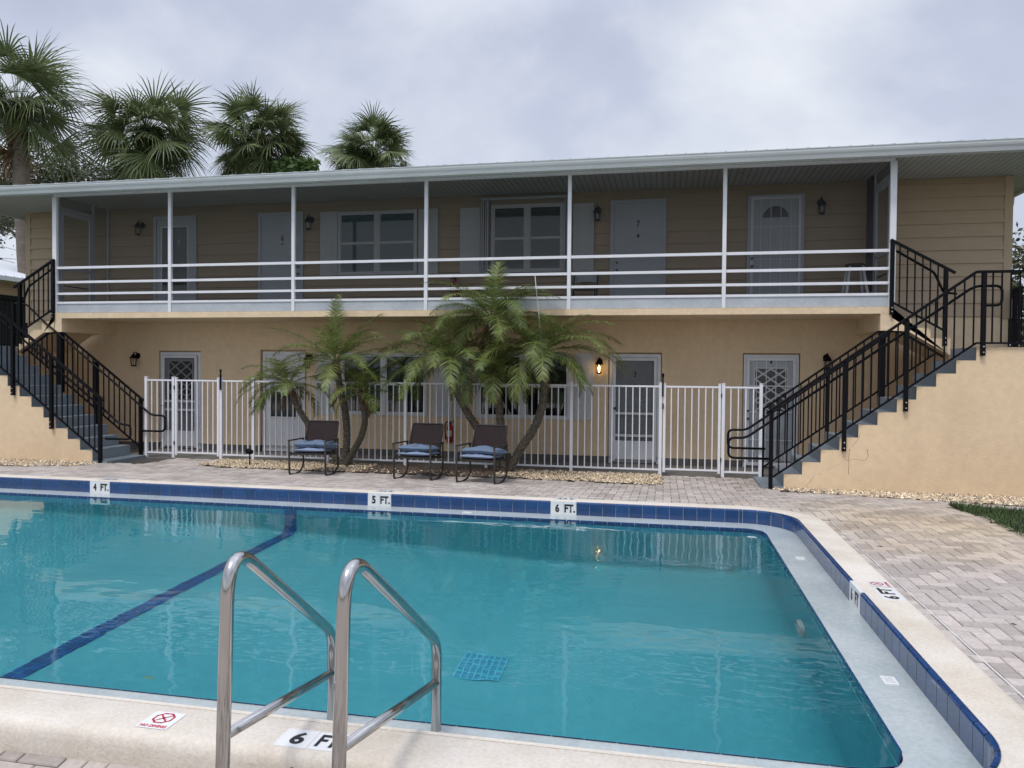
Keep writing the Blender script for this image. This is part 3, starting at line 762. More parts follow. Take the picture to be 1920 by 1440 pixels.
# upper storey: lap siding boards, each a slanted strip with its drip edge
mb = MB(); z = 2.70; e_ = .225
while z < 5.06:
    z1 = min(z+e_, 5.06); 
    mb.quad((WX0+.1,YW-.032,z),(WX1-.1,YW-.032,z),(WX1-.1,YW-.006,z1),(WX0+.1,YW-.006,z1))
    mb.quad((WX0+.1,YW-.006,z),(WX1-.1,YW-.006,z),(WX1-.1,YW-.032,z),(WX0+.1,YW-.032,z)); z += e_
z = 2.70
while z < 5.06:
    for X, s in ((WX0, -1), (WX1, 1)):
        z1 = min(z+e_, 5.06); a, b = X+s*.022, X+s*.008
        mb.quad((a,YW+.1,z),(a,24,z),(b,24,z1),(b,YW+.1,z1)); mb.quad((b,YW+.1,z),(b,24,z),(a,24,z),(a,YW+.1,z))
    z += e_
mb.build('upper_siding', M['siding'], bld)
B('corner_board', M['trimtan'], bld, (WX1-.10, WX1+.028, YW-.03, YW+.10, 2.66, 5.05)); B('corner_board', M['trimtan'], bld, (WX0-.028, WX0+.10, YW-.03, YW+.10, 2.66, 5.05))
B('meter_box', M['trimtan'], bld, (WX1+.001, WX1+.09, YW-.06, YW+.12, 2.66, 2.98))
# porch slab and end beams
SX0, SX1 = -11.69, 3.447
mb = MB(); mb.box(SX0, SX1, YB-.02, YW-.001, 2.650, 2.755); mb.build('porch_floor_slab', M['stuccob'], bld)
B('porch_floor', M['porchfloor'], bld, (SX0+.04, SX1-.04, YB+.045, YW-.004, 2.7555, 2.7590))
B('end_beam', M['stuccob'], bld, (SX0+.001, SX0+.16, YB-.018, YW-.002, 2.385, 2.651)); B('end_beam', M['stuccob'], bld, (SX1-.16, SX1-.001, YB-.018, YW-.002, 2.385, 2.651))
# roof, soffit, gutter
RX0, RX1, RY0, RY1 = -14.15, 6.24, 12.335, 24.6
B('soffit', M['soffit'], bld, (RX0, RX1, RY0+.02, YW-.03, 5.055, 5.075), (RX0, WX0-.03, YW-.03, RY1, 5.055, 5.075), (WX1+.03, RX1, YW-.03, RY1, 5.055, 5.075))
mb = MB(); sl = math.tan(math.radians(13.4)); zr = 5.158; half = (RY1-RY0)/2; ym = (RY0+RY1)/2; zt = zr + half*sl
a, b, c, d = (RX0-.04,RY0-.09,zr), (RX1+.04,RY0-.09,zr), (RX1+.04,RY1,zr), (RX0-.04,RY1,zr); e1, e2 = (RX0+half,ym,zt), (RX1-half,ym,zt)
mb.add([a,b,c,d,e1,e2], [(0,1,5,4),(1,2,5),(2,3,4,5),(3,0,4)], .5)
mb.add([(a[0],a[1],zr-.018),(b[0],b[1],zr-.018),a,b], [(0,1,3,2)], .5)
x = RX0+.1
while x < RX1:
    y1 = ym if RX0+half < x < RX1-half else RY0 + min(x-RX0, RX1-x)
    for dx in (0,):
        z1 = zr + (y1-RY0)*sl
        V = [(x-.02,RY0-.092,zr-.016),(x+.02,RY0-.092,zr-.016),(x+.012,RY0-.092,zr+.012),(x-.012,RY0-.092,zr+.012),(x-.02,y1,z1),(x+.02,y1,z1),(x+.012,y1,z1+.02),(x-.012,y1,z1+.02)]
        mb.add(V, [(0,1,2,3),(1,5,6,2),(3,2,6,7),(0,3,7,4)], .5)
    x += .305
mb.build('roof', M['roof'], bld)
# K-style gutter profile swept along the front and the sides
def gutter(pts_out, name):
    prof = [(0,5.0),(-.075,4.992),(-.082,5.012),(-.092,5.045),(-.112,5.075),(-.122,5.105),(-.122,5.135),(-.132,5.14),(-.132,5.150),(-.112,5.150),(-.1,5.11),(0,5.11)]
    return prof
mb = MB(); pr_ = gutter(0, 0)
V = []
for X, s in ((RX0-.0, -1), (RX1+.0, 1)):
    for o, z in pr_: V.append((X + s*(-o), RY0+o, z))
n = len(pr_); mb.add(V, [(i, i+n, i+n+1, i+1) for i in range(n-1)], .5)
for X, s in ((RX0, -1), (RX1, 1)):
    V = [(X+s*(-o), RY0+o, z) for o, z in pr_] + [(X+s*(-o), RY1, z) for o, z in pr_]
    mb.add(V, [(i, i+n, i+n+1, i+1) for i in range(n-1)], .5)
mb.build('gutter', M['gutterw'], bld)
B('fascia', M['gutterw'], bld, (RX0, RX1, RY0, RY0+.02, 4.985, 5.15), (RX0-.001, RX0+.02, RY0+.02, RY1, 4.985, 5.15), (RX1-.02, RX1+.001, RY0+.02, RY1, 4.985, 5.15))
mb = MB(); mb.tube(fillet([(RX1+.05, 15.6, 4.99), (RX1+.04, 15.6, 4.83), (WX1+.08, 15.2, 4.62), (WX1+.08, 15.2, .1)], .12), .04, 8); mb.build('downspout', M['trimtan'], bld)
mb = MB(); mb.lathe(-14.2+2.6, 17.2, [(.05,5.9),(.05,6.45),(.065,6.45),(.065,6.53),(.0,6.54)], 12); mb.build('vent_pipe', M['stripgrey'], bld)
# porch front: header, posts, rails, kick panels and insect screens
YP = 12.685
B('porch_header', M['whitealu'], bld, (SX0-.02, SX1+.02, YP-.03, YP+.03, 5.015, 5.056))
xs = [-11.70 + 2.5247*i for i in range(7)]
pz = 2.757
for i, x in enumerate(xs):
    hw = .046 if i in (0, 6) else .031
    B('porch_post', M['whitealu'], bld, (x-hw, x+hw, YP-.035, YP+.03, pz, 5.014), bev=.003)
RZ = [(2.930,2.972),(3.106,3.150),(3.328,3.374),(3.608,3.656)]
for i in range(6):
    a, b = xs[i] + (.047 if i == 0 else .032), xs[i+1] - (.047 if i == 5 else .032)
    for z0, z1 in RZ: B('porch_rail', M['whitealu'], bld, (a, b, YP-.028, YP+.012, z0, z1), bev=.003)
    B('kick_panel', M['kick'], bld, (a, b, YP-.012, YP+.004, pz+.004, 2.9295))
    mb = MB(); mb.quad((a, YP+.02, 2.931), (b, YP+.02, 2.931), (b, YP+.02, 5.013), (a, YP+.02, 5.013)); mb.build('insect_screen', M['screen'], bld)
# porch ends: screen, screen door frame
for X, s, lab in ((SX0, 1, 'left'), (SX1, -1, 'right')):
    x0, x1 = (X, X+.03) if s > 0 else (X-.03, X)
    B('end_screen_frame', M['greydoor'], bld, (x0, x1, 14.05, 14.095, 2.76, 5.05), (x0, x1, 13.62, 13.67, 2.76, 5.05), (x0, x1, 12.72, 12.76, 2.76, 5.05), (x0, x1, 12.761, 13.619, 4.80, 4.85))
    dr = B('screen_door', M['greydoor'], bld, (x0+.002, x1+.006, 12.765, 12.85, 2.78, 4.79), (x0+.002, x1+.006, 13.53, 13.615, 2.78, 4.79), (x0+.002, x1+.006, 12.851, 13.529, 4.70, 4.79), (x0+.002, x1+.006, 12.851, 13.529, 2.78, 2.92), (x0+.002, x1+.006, 12.851, 13.529, 3.62, 3.68))
    xm = (x0+x1)/2
    mb = MB(); mb.quad((xm,12.851,2.92),(xm,13.529,2.92),(xm,13.529,4.70),(xm,12.851,4.70)); mb.build('mesh', M['screen'], dr)
    mb = MB(); mb.quad((xm,13.671,2.76),(xm,14.049,2.76),(xm,14.049,5.05),(xm,13.671,5.05)); mb.quad((xm,12.76,4.85),(xm,13.619,4.85),(xm,13.619,5.05),(xm,12.76,5.05)); mb.build('insect_screen', M['screen'], bld)
    B('door_push_bar', M['black'], dr, (x0-.015*s if s>0 else x1, x0 if s>0 else x1+.015, 12.86, 13.52, 3.30, 3.32))
    if s < 0: B('dark_panel', M['navy'], bld, (x0-.02, x0-.001, 13.68, 14.05, 2.76, 5.05))
# ---- doors
def door(name, x0, x1, z0, z1, y, m, label=None, tr=M['greydoor'], tw=.065, trim_out=.03):
    """slab with its surround standing on the wall plane y (front face towards -y)"""
    d = B(name, m, bld, (x0+tw, x1-tw, y-.012, y+.02, z0+.012, z1-tw))
    if label: d['label'] = label
    B('door_frame', tr, d, (x0, x0+tw-.002, y-trim_out, y+.02, z0, z1), (x1-tw+.002, x1, y-trim_out, y+.02, z0, z1), (x0+tw-.002, x1-tw+.002, y-trim_out, y+.02, z1-tw+.002, z1))
    return d
def knob(d, x, z, y, dead=True):
    mb = MB()
    for zz, r in ((z, .026), (z+.14, .022)) if dead else ((z, .026),):
        V = []; n = 12
        for k in range(n):
            for rr, dd in ((r,.0),(r,.008),(r*.45,.02),(r*.95,.035),(r*.95,.05),(r*.5,.058)): V.append((x+rr*math.cos(2*PI*k/n), y-dd, zz+rr*math.sin(2*PI*k/n)))
        mb.add(V, [(k*6+i, k*6+i+1, ((k+1)%n)*6+i+1, ((k+1)%n)*6+i) for k in range(n) for i in range(5)] + [tuple(k*6+5 for k in range(n))], .5, True)
    mb.build('knob', M['knob'], d)
def number(d, s, x, z, y, h=.12, m=None):
    text('door_number', s, m or M['textblack'], d, h*.52*len(s), h, (x-h*.26*len(s), y-.003, z-h/2), (1,0,0), (0,0,1), bold=.01)
yu = YW-.034
d5 = door('door', -10.57, -9.57, 2.76, 4.87, yu, M['greydoor'], 'grey upper door with a long dark glass, second left doorway number 5')
B('door_glass', M['darkglass'], d5, (-10.37, -9.79, yu-.0145, yu-.011, 3.30, 4.63)); B('glass_bead', M['white'], d5, (-10.405,-10.371,yu-.02,yu-.012,3.265,4.665), (-9.789,-9.755,yu-.02,yu-.012,3.265,4.665), (-10.371,-9.789,yu-.02,yu-.012,4.631,4.665), (-10.371,-9.789,yu-.02,yu-.012,3.265,3.299))
number(d5, '5', -9.98, 4.33, yu-.013, .10, M['bulboff'])
d6 = door('door', -8.16, -7.17, 2.76, 4.87, yu, M['greydoor'], 'plain pale grey upper door numbered 6'); number(d6, '6', -7.625, 4.35, yu-.013); knob(d6, -7.27, 3.62, yu-.012)
mb = MB(); mb.lathe(-7.625, yu-.016, [(.01,4.21),(.022,4.23),(.014,4.255)], 8); mb.build('door_knocker', M['knob'], d6)
d7 = door('door', -1.015, -.005, 2.76, 4.87, yu, M['greydoor'], 'plain pale grey upper door numbered 7'); number(d7, '7', -.508, 4.425, yu-.013); knob(d7, -.89, 3.58, yu-.012)
mb = MB(); mb.lathe(-.508, yu-.016, [(.004,4.17),(.026,4.195),(.022,4.215),(.008,4.25)], 8); mb.lathe(-.508, yu-.014, [(.008,4.325),(.008,4.335)], 8); mb.build('door_knocker', M['textblack'], d7)
d8 = door('door', 1.42, 2.38, 2.76, 4.87, yu, M['greydoor'], 'grey upper door with a fan light behind white security bars')
V = [(1.9+.22*math.cos(a*PI/12), yu-.0135, 4.47+.20*math.sin(a*PI/12)) for a in range(13)]
mb = MB(); mb.add(V, [tuple(range(12,-1,-1))]); mb.build('fan_light', M['greyglass'], d8)
def bars(d, x0, x1, z0, z1, y, n, hz, m=M['whitealu']):
    t = B('security_frame', m, d, (x0, x0+.045, y-.02, y, z0, z1), (x1-.045, x1, y-.02, y, z0, z1), (x0+.045, x1-.045, y-.02, y, z1-.045, z1), (x0+.045, x1-.045, y-.02, y, z0, z0+.06))
    mb = MB()
    for i in range(1, n): x = x0 + (x1-x0)*i/n; mb.box(x-.006, x+.006, y-.016, y-.006, z0+.06, z1-.045)
    for z in hz: mb.box(x0+.045, x1-.045, y-.0055, y-.0005, z-.009, z+.009)
    mb.build('security_bars', m, d)
bars(d8, 1.475, 2.325, 2.80, 4.83, yu-.032, 5, (3.52, 3.72, 4.30)); knob(d8, 1.50, 3.60, yu-.052)
yl = YW+.055
d1 = door('door', -10.47, -9.52, 0, 2.03, yl, M['greydoor'], 'dark lower screen door with a diamond lattice, leftmost lower doorway', tr=M['white'])
def lattice(d, x0, x1, z0, z1, y, w=.028, m=M['shutter']):
    mb = MB(); xm = (x0+x1)/2; zs = [z0 + (z1-z0)*k/4 for k in range(5)]
    for k in range(4):
        a, b = zs[k], zs[k+1]
        for p, q in (((x0,a),(xm,b)), ((xm,a),(x1,b))): mb.bar((p[0],y,p[1]), (q[0],y,q[1]), w, .012)
        for p, q in (((x0,b),(xm,a)), ((xm,b),(x1,a))): mb.bar((p[0],y+.0005,p[1]), (q[0],y+.0005,q[1]), w, .0115)
    mb.build('diamond_lattice', m, d)
    B('lattice_frame', m, d, (x0-.03,x0,y-.008,y+.008,z0-.03,z1+.03), (x1,x1+.03,y-.008,y+.008,z0-.03,z1+.03), (x0,x1,y-.008,y+.008,z1,z1+.03), (x0,x1,y-.008,y+.008,z0-.03,z0))
B('door_glass', M['greyglass'], d1, (-10.26,-9.72,yl-.0145,yl-.0118,.98,1.84)); lattice(d1, -10.26, -9.72, .98, 1.84, yl-.022)
def storm(d, x0, x1, z0, z1, y, rails, m=M['white'], kick=.35):
    B('storm_door_frame', m, d, (x0,x0+.05,y-.03,y,z0,z1), (x1-.05,x1,y-.03,y,z0,z1), (x0+.05,x1-.05,y-.03,y,z1-.05,z1), (x0+.05,x1-.05,y-.025,y-.004,z0+.03,z0+kick), *[(x0+.05,x1-.05,y-.028,y-.002,z-.022,z+.022) for z in rails])
    mb = MB(); mb.quad((x0+.05,y-.001,z0+kick),(x1-.05,y-.001,z0+kick),(x1-.05,y-.001,z1-.05),(x0+.05,y-.001,z1-.05)); mb.build('mesh', M['screen'], d)
storm(d1, -10.40, -9.59, .03, 1.96, yl-.045, (1.0, .82)); knob(d1, -10.37, .9, yl-.075, False)
d2 = door('door', -8.10, -7.16, 0, 2.05, yl, M['white'], 'white lower door with a tall half-raised window, behind the leaning small palm', tr=M['white'])
B('door_glass', M['darkglass'], d2, (-7.92,-7.36,yl-.0145,yl-.0118,.72,1.82)); B('shade', M['shutter'], d2, (-7.915,-7.365,yl-.019,yl-.0148,1.25,1.815)); B('glass_bead', M['white'], d2, (-7.95,-7.921,yl-.03,yl-.012,.69,1.85),(-7.359,-7.33,yl-.03,yl-.012,.69,1.85),(-7.92,-7.36,yl-.03,yl-.012,1.821,1.85),(-7.92,-7.36,yl-.03,yl-.012,.69,.719),(-7.92,-7.36,yl-.028,yl-.020,1.23,1.26)); knob(d2, -7.28, .95, yl-.012)
d3 = door('door', -1.01, -.07, 0, 2.03, yl, M['kick'], 'lower door numbered 3 behind a white storm door', tr=M['white'])
storm(d3, -.94, -.14, .05, 1.96, yl-.045, (.93, .52, .40), kick=.36); number(d3, '3', -.54, 1.66, yl-.05, .10); knob(d3, -.90, 1.02, yl-.075, False)
text('door_number', 'A', M['textblack'], d3, .05, .06, (-.565, yl-.05, 1.42), (1,0,0), (0,0,1), bold=.04)
d4 = door('door', 1.40, 2.34, 0, 2.03, yl, M['kick'], 'lower door with a diamond lattice behind white security bars', tr=M['white'])
B('door_glass', M['greyglass'], d4, (1.60,2.14,yl-.0145,yl-.0118,1.02,1.78)); lattice(d4, 1.60, 2.14, 1.02, 1.78, yl-.022); number(d4, '4', 1.87, 1.90, yl-.016, .09)
for a, b in (((1.55,.12),(2.2,.82)), ((1.55,.82),(2.2,.12))):
    mb = MB(); mb.bar((a[0],yl-.018 - .002*(a[1]<.5),a[1]), (b[0],yl-.018 - .002*(a[1]<.5),b[1]), .03, .008); mb.build('cross_brace', M['kick'], d4)
bars(d4, 1.455, 2.285, .04, 1.97, yl-.04, 5, (.5, 1.0, 1.47)); knob(d4, 1.48, .88, yl-.06)
for x0, x1, *_ in (D1, D2, D3, D4): B('door_sill', M['conc'], bld, (x0+.01, x1-.01, YW-.05, YW+.1, -.004, .0))
# ---- windows
def window(x0, x1, z0, z1, y, fm, glass, blind=0.0, out=.05, label=None, sill=True):
    """pair of single-hung sashes in a frame standing proud of plane y"""
    wd = B('window', M['darkroom'], bld, (x0+.05, x1-.05, y-.004, y+.02, z0+.05, z1-.05))
    if label: wd['label'] = label
    xm = (x0+x1)/2; f = .05
    B('window_frame', fm, wd, (x0,x0+f,y-out,y,z0,z1), (x1-f,x1,y-out,y,z0,z1), (x0+f,x1-f,y-out,y,z1-f,z1), (x0+f,x1-f,y-out-.01,y,z0,z0+f), (xm-.045,xm+.045,y-out,y,z0+f,z1-f))
    zm = (z0+z1)/2
    for a, b in ((x0+f, xm-.045), (xm+.045, x1-f)):
        B('sash', fm, wd, (a,a+.022,y-out+.012,y-out+.03,z0+f,z1-f), (b-.022,b,y-out+.012,y-out+.03,z0+f,z1-f), (a+.022,b-.022,y-out+.008,y-out+.032,zm-.022,zm+.022), (a+.022,b-.022,y-out+.012,y-out+.03,z1-f-.02,z1-f), (a+.022,b-.022,y-out+.012,y-out+.03,z0+f,z0+f+.02))
        if glass is not None:
            B('window_pane', glass, wd, (a+.022,b-.022,y-out+.020,y-out+.022,z0+f+.02,zm-.022), (a+.022,b-.022,y-out+.020,y-out+.022,zm+.022,z1-f-.02))
        else:
            mb = MB()
            for q0, q1 in ((z0+f+.02, zm-.022), (zm+.022, z1-f-.02)): mb.quad((a+.022,y-out+.021,q0),(b-.022,y-out+.021,q0),(b-.022,y-out+.021,q1),(a+.022,y-out+.021,q1))
            mb.build('window_pane', M['pane'], wd)
        if blind:
            mb = MB(); z = z1-f-.03; zb = z1-f-(z1-z0-2*f)*blind
            while z > zb:
                mb.quad((a+.01,y-.014,z-.034),(b-.01,y-.014,z-.034),(b-.01,y-.006,z),(a+.01,y-.006,z)); z -= .036
            mb.build('blind', M['blind'], wd)
    return wd
def shutter(x0, x1, z0, z1, y, n=4, label=None):
    s = B('shutter', M['shutter'], bld, (x0,x1,y-.028,y,z0,z1), bev=.004)
    mb = MB(); h = (z1-z0-.12)/n
    for i in range(n):
        a, b = z0+.08+i*h, z0+.04+(i+1)*h; i0, i1 = x0+.07, x1-.07
        mb.box(i0,i1,y-.036,y-.0285,a,b,bev=.003); mb.box(i0+.045,i1-.045,y-.042,y-.0365,a+.045,b-.045,bev=.003)
    mb.build('shutter_panels', M['shutter'], s); return s
window(-6.41, -4.76, 3.57, 4.83, yu, M['shutter'], M['tealrefl'], label='upper four-pane window with the teal sky reflection coloured into its panes')
shutter(-6.80, -6.43, 3.57, 4.85, yu); shutter(-4.74, -4.34, 3.57, 4.84, yu)
window(-3.28, -1.88, 3.57, 4.86, yu, M['shutter'], None, blind=.97, label='upper four-pane window with closed blinds beside folded storm shutters')
shutter(-3.90, -3.50, 3.57, 4.83, yu, 3); shutter(-1.71, -1.32, 3.57, 4.84, yu, 3)
mb = MB()
for i in range(4): mb.box(-3.47+i*.042, -3.447+i*.042, yu-.10-.02*(i%2), yu, 3.55, 4.94)
for i in range(2): mb.box(-1.87+i*.045, -1.845+i*.045, yu-.10, yu, 3.55, 4.94)
mb.build('folded_storm_shutter', M['greydoor'], bld); B('storm_shutter_track', M['greydoor'], bld, (-3.47, -1.80, yu-.11, yu, 4.945, 4.985), (-3.30, -1.88, yu-.08, yu, 3.52, 3.55))
window(-6.36, -4.56, .80, 2.03, YW+.03, M['white'], None, blind=.97, out=.06, label='lower window with green-tinted closed blinds')
window(-3.56, -1.74, .79, 2.03, YW+.03, M['white'], None, out=.06, label='lower window with dark panes behind the tall date palms')
for x0, x1 in ((-6.88,-6.52), (-4.44,-4.05), (-4.02,-3.68), (-1.66,-1.30)): shutter(x0, x1, .79, 2.045, YW)

# ------------------------------------------------------------------ wall lanterns
def lantern(x, z, y, label, lit=False, rot=0):
    t = thing('wall_lantern', label, 'wall lamp', (x, y, z), 'black coach lanterns by the doors')
    yc = y-.14; mb = MB()
    V = []; n = 14
    for k in range(n):
        for rr, dd in ((.055,.0),(.055,.012),(.035,.022)): V.append((x+rr*math.cos(2*PI*k/n), y-dd, z+.10+rr*1.2*math.sin(2*PI*k/n)))
    mb.add(V, [(k*3+i, k*3+i+1, ((k+1)%n)*3+i+1, ((k+1)%n)*3+i) for k in range(n) for i in range(2)] + [tuple(k*3+2 for k in range(n))], .5, True)
    mb.tube([(x,y-.02,z+.10),(x,y-.06,z+.17),(x,yc+.02,z+.175),(x,yc,z+.13)], .009, 8); mb.build('bracket', M['black'], t)
    mb = MB(); mb.lathe(x, yc, [(.008,z+.165),(.012,z+.15),(.02,z+.135),(.045,z+.105),(.07,z+.062),(.078,z+.055),(.078,z+.045),(.06,z+.043)], 8, sm=False); mb.build('roof_cap', M['black'], t)
    mb = MB()
    for k in range(6):
        a = 2*PI*k/6; mb.tube([(x+.06*math.cos(a),yc+.06*math.sin(a),z+.045),(x+.048*math.cos(a),yc+.048*math.sin(a),z-.105)], .0055, 5)
    mb.lathe(x, yc, [(.02,z-.13),(.055,z-.118),(.058,z-.105),(.05,z-.1)], 8, sm=False); mb.build('cage', M['black'], t)
    mb = MB(); mb.lathe(x, yc, [(.012,z-.10),(.013,z-.06),(.022,z-.03),(.018,z+.0),(.004,z+.025)], 10); mb.build('bulb', M['bulb'] if lit else M['bulboff'], t)
    if lit:
        l = bpy.data.lights.new('bulb_light', 'POINT'); l.energy = 2.2; l.color = (1,.60,.22); l.shadow_soft_size = .02
        o = bpy.data.objects.new('bulb_light', l); col.objects.link(o); o.parent = t; o.location = (0, -.14, -.03)
UPL = ['black wall lantern on the upper siding, left of door 5', 'black wall lantern on the upper siding, between door 6 and its shutters', 'black wall lantern on the upper siding, left of door 7', 'black wall lantern on the upper siding, right of the barred door']
for x, l in zip((-10.85, -7.0, -1.25, 2.645), UPL): lantern(x, 4.60, yu, l)
LOL = ['black wall lantern on the lower peach wall beside the left stair', 'black wall lantern on the lower wall above the leaning small palm', 'lit wall lantern glowing orange left of door 3', 'black wall lantern behind the right stair railing']
for i, (x, z, l) in enumerate(zip((-10.99, -7.03, -1.19, 2.79), (1.85, 1.84, 1.79, 1.88), LOL)): lantern(x, z, YW, l, lit=(i == 2))

# ------------------------------------------------------------------ outdoor stairs and their railings
SYM = -8.27
SXB, TR, RS, Z0s = 1.7446, .2548, .1881, .034
YS, YI = 11.67, 12.64
XL = SXB + 10*TR; ZL = Z0s + RS*11      # landing
def stair(s):
    fx = (lambda x: x) if s > 0 else (lambda x: SYM - x)
    side = 'right' if s > 0 else 'left'
    t = thing('outdoor_staircase', 'peach-walled outdoor stair with blue-grey steps %s' % ('rising to the right, with cracks in its wall' if s > 0 else 'rising to the left beyond the dark railing'), 'staircase', (fx(3), 12.1, 0), 'outdoor stairs to the upper porch')
    mb = MB()
    def q(*p, r=.5): mb.quad(*[(fx(x), y, z) for x, y, z in p], r)
    for k in range(10):
        a, b = SXB+k*TR, SXB+(k+1)*TR; z = Z0s+RS*(k+1)
        q((a,YS,-.3),(b,YS,-.3),(b,YS,z),(a,YS,z)); q((a,YI,-.3),(a,YI,z),(b,YI,z),(b,YI,-.3))
    q((XL,YS,-.3),(5.76,YS,-.3),(5.76,YS,ZL),(XL,YS,ZL)); q((5.76,YS,-.3),(5.76,16,-.3),(5.76,16,ZL),(5.76,YS,ZL))
    q((XL,YI,-.3),(XL,YI,ZL),(XL,14.1,ZL),(XL,14.1,-.3))
    # upper flight: side walls, underside
    top = [(XL, ZL)]; n = 4; dx = (XL-SX1)/3; dz_ = (2.755-ZL)/4
    for i in range(3): top += [(XL-i*dx, ZL+(i+1)*dz_), (XL-(i+1)*dx, ZL+(i+1)*dz_)]
    top += [(SX1, 2.755)]
    bot = [(SX1+.0005, 2.386), (3.69, 2.375), (XL, 2.0)]
    for y in (12.66, 13.95):
        P = [(fx(x), y, z) for x, z in top + bot]; o = len(mb.v); mb.v += P; mb.f.append(tuple(range(o, o+len(P)))); mb.r.append(.5); mb.sm.append(False)
    for a, b in zip(bot, bot[1:]): q((a[0],12.66,a[1]),(b[0],12.66,b[1]),(b[0],13.95,b[1]),(a[0],13.95,a[1]))
    mb.build('side_wall', M['stucco' if True else ''], t)
    mb = MB()
    b0 = 1.42
    q((b0,YS-.03,-.03),(b0,YI+.02,-.03),(b0,YI+.02,Z0s),(b0,YS-.03,Z0s)); q((b0,YS-.03,Z0s),(SXB,YS-.03,Z0s),(SXB,YI+.02,Z0s),(b0,YI+.02,Z0s)); q((b0,YS-.03,-.03),(SXB,YS-.03,-.03),(SXB,YS-.03,Z0s),(b0,YS-.03,Z0s))
    for k in range(11):
        a = SXB+k*TR; z0, z1 = Z0s+RS*k, Z0s+RS*(k+1); b = a+TR if k < 10 else 5.76
        q((a-.004,YS-.002,z0),(a-.004,YI+.002,z0),(a-.004,YI+.002,z1),(a-.004,YS-.002,z1)); q((a-.004,YS-.002,z1),(b,YS-.002,z1),(b,YI+.002,z1),(a-.004,YI+.002,z1))
    q((XL,YI,ZL+.001),(5.76,YI,ZL+.001),(5.76,16,ZL+.001),(XL,16,ZL+.001))
    for i in range(4):
        x = XL-i*dx; z0, z1 = ZL+i*dz_, ZL+(i+1)*dz_
        q((x,12.662,z0),(x,13.948,z0),(x,13.948,z1),(x,12.662,z1))
        if i < 3: q((x,12.662,z1),(x-dx,12.662,z1),(x-dx,13.948,z1),(x,13.948,z1))
    mb.build('steps', M['stepgrey'], t)
    if s > 0:   # hairline settlement cracks in the wall
        mb = MB()
        for path in ([(2.05,.02),(2.16,.20),(2.32,.27),(2.46,.36),(2.60,.45),(2.67,.46)], [(2.645,.62),(2.64,.46),(2.64,.25)], [(2.68,.66),(2.75,.75),(2.80,.85)], [(2.67,.46),(2.87,.46),(2.90,.52),(2.89,.62)]):
            for (x0, z0), (x1, z1) in zip(path, path[1:]):
                for k in range(4):
                    t0, t1 = k/4, (k+1)/4; j = lambda tt: (R.random()-.5)*.012
                    if k == 0: pa = (x0, z0)
                    pb = (x0+(x1-x0)*t1+(j(0) if k < 3 else 0), z0+(z1-z0)*t1+(j(0) if k < 3 else 0))
                    w_ = .0022; mb.quad((pa[0]-w_,YS-.002,pa[1]),(pb[0]-w_,YS-.002,pb[1]),(pb[0]+w_,YS-.002,pb[1]+w_),(pa[0]+w_,YS-.002,pa[1]+w_)); pa = pb
        mb.build('wall_crack', M['joint'], t)
    # -------- railings
    K = RS/TR
    def rail_thing(nm, label, loc): return thing(nm, label, 'railing', loc, 'black metal stair railings')
    def post(par, x, y, z0, z1, bolts=None, w=.055):
        o = B('post', M['black'], par, (fx(x)-w/2, fx(x)+w/2, y-w/2, y+w/2, z0, z1))
        if bolts:
            mb = MB()
            for zz in bolts:
                V = []; n = 8
                for k in range(n):
                    for rr, dd in ((.013,.0),(.011,.009)): V.append((fx(x)+rr*math.cos(2*PI*k/n), y-w/2-dd, zz+rr*math.sin(2*PI*k/n)))
                mb.add(V, [(k*2, k*2+1, ((k+1)%n)*2+1, ((k+1)%n)*2) for k in range(n)] + [tuple(k*2+1 for k in range(n))], .5, True)
            mb.build('bolt', M['bolt'], o)
    def bars_(par, pts, w, d, y, nm):
        mb = MB(); P = [(fx(x), y, z) for x, z in pts]
        for a, b in zip(P, P[1:]): mb.bar(a, b, w, d)
        mb.build(nm, M['black'], par)
    def balus(par, xs_, y, zlo, zhi):
        src = {}
        for x in xs_:
            h = round(zhi(x)-zlo(x), 2)
            mb = MB(); mb.box(fx(x)-.009, fx(x)+.009, y-.009, y+.009, zlo(x), zhi(x)); mb.build('baluster', M['black'], par)
    def zline(pts):
        def f(x):
            for (a, za), (b, zb) in zip(pts, pts[1:]):
                if a <= x <= b: return za + (zb-za)*(x-a)/(b-a)
            return pts[-1][1] if x > pts[-1][0] else pts[0][1]
        return f
    # outer railing on the face of the stair, running on round the landing
    yo = 11.635
    r1 = rail_thing('stair_railing', 'black outer railing bolted to the %s stair wall' % side, (fx(3), yo, 0))
    top = [(1.485, 1.115), (4.262, 3.152), (5.74, 3.152)]; bot = [(1.585, .175), (4.275, 2.157), (5.74, 2.157)]
    bars_(r1, top, .035, .055, yo, 'top_rail'); bars_(r1, bot, .026, .026, yo, 'bottom_rail')
    for x, z0 in ((1.554, -.02), (2.562, .585), (3.377, 1.18), (4.36, 1.98), (5.72, 1.98)): post(r1, x, yo, z0, zline(top)(x)-.012, None if x < 1.6 else (z0+.05, z0+.13))
    P_ = (1.554, 2.562, 3.377, 4.36, 5.72)
    zt_, zb_ = zline(top), zline(bot)
    xsb = []
    for a, b in zip(P_, P_[1:]):
        n_ = round((b-a)/.116); xsb += [a+(b-a)*i/n_ for i in range(1, n_)]
    balus(r1, xsb, yo, lambda x: zb_(x), lambda x: zt_(x)-.01)
    def tube_(par, pts, y, nm='handrail', rr=.019, fl=.09):
        mb = MB(); mb.tube(fillet([(fx(x), y, z) for x, z in pts], fl, 6), rr, 10); mb.build(nm, M['black'], par)
    yh = yo+.075
    hp = [(1.55,.432),(.955,.432),(.955,.735),(1.20,.735),(4.27,2.962),(4.62,2.962),(4.62,2.69),(4.36,2.69)]
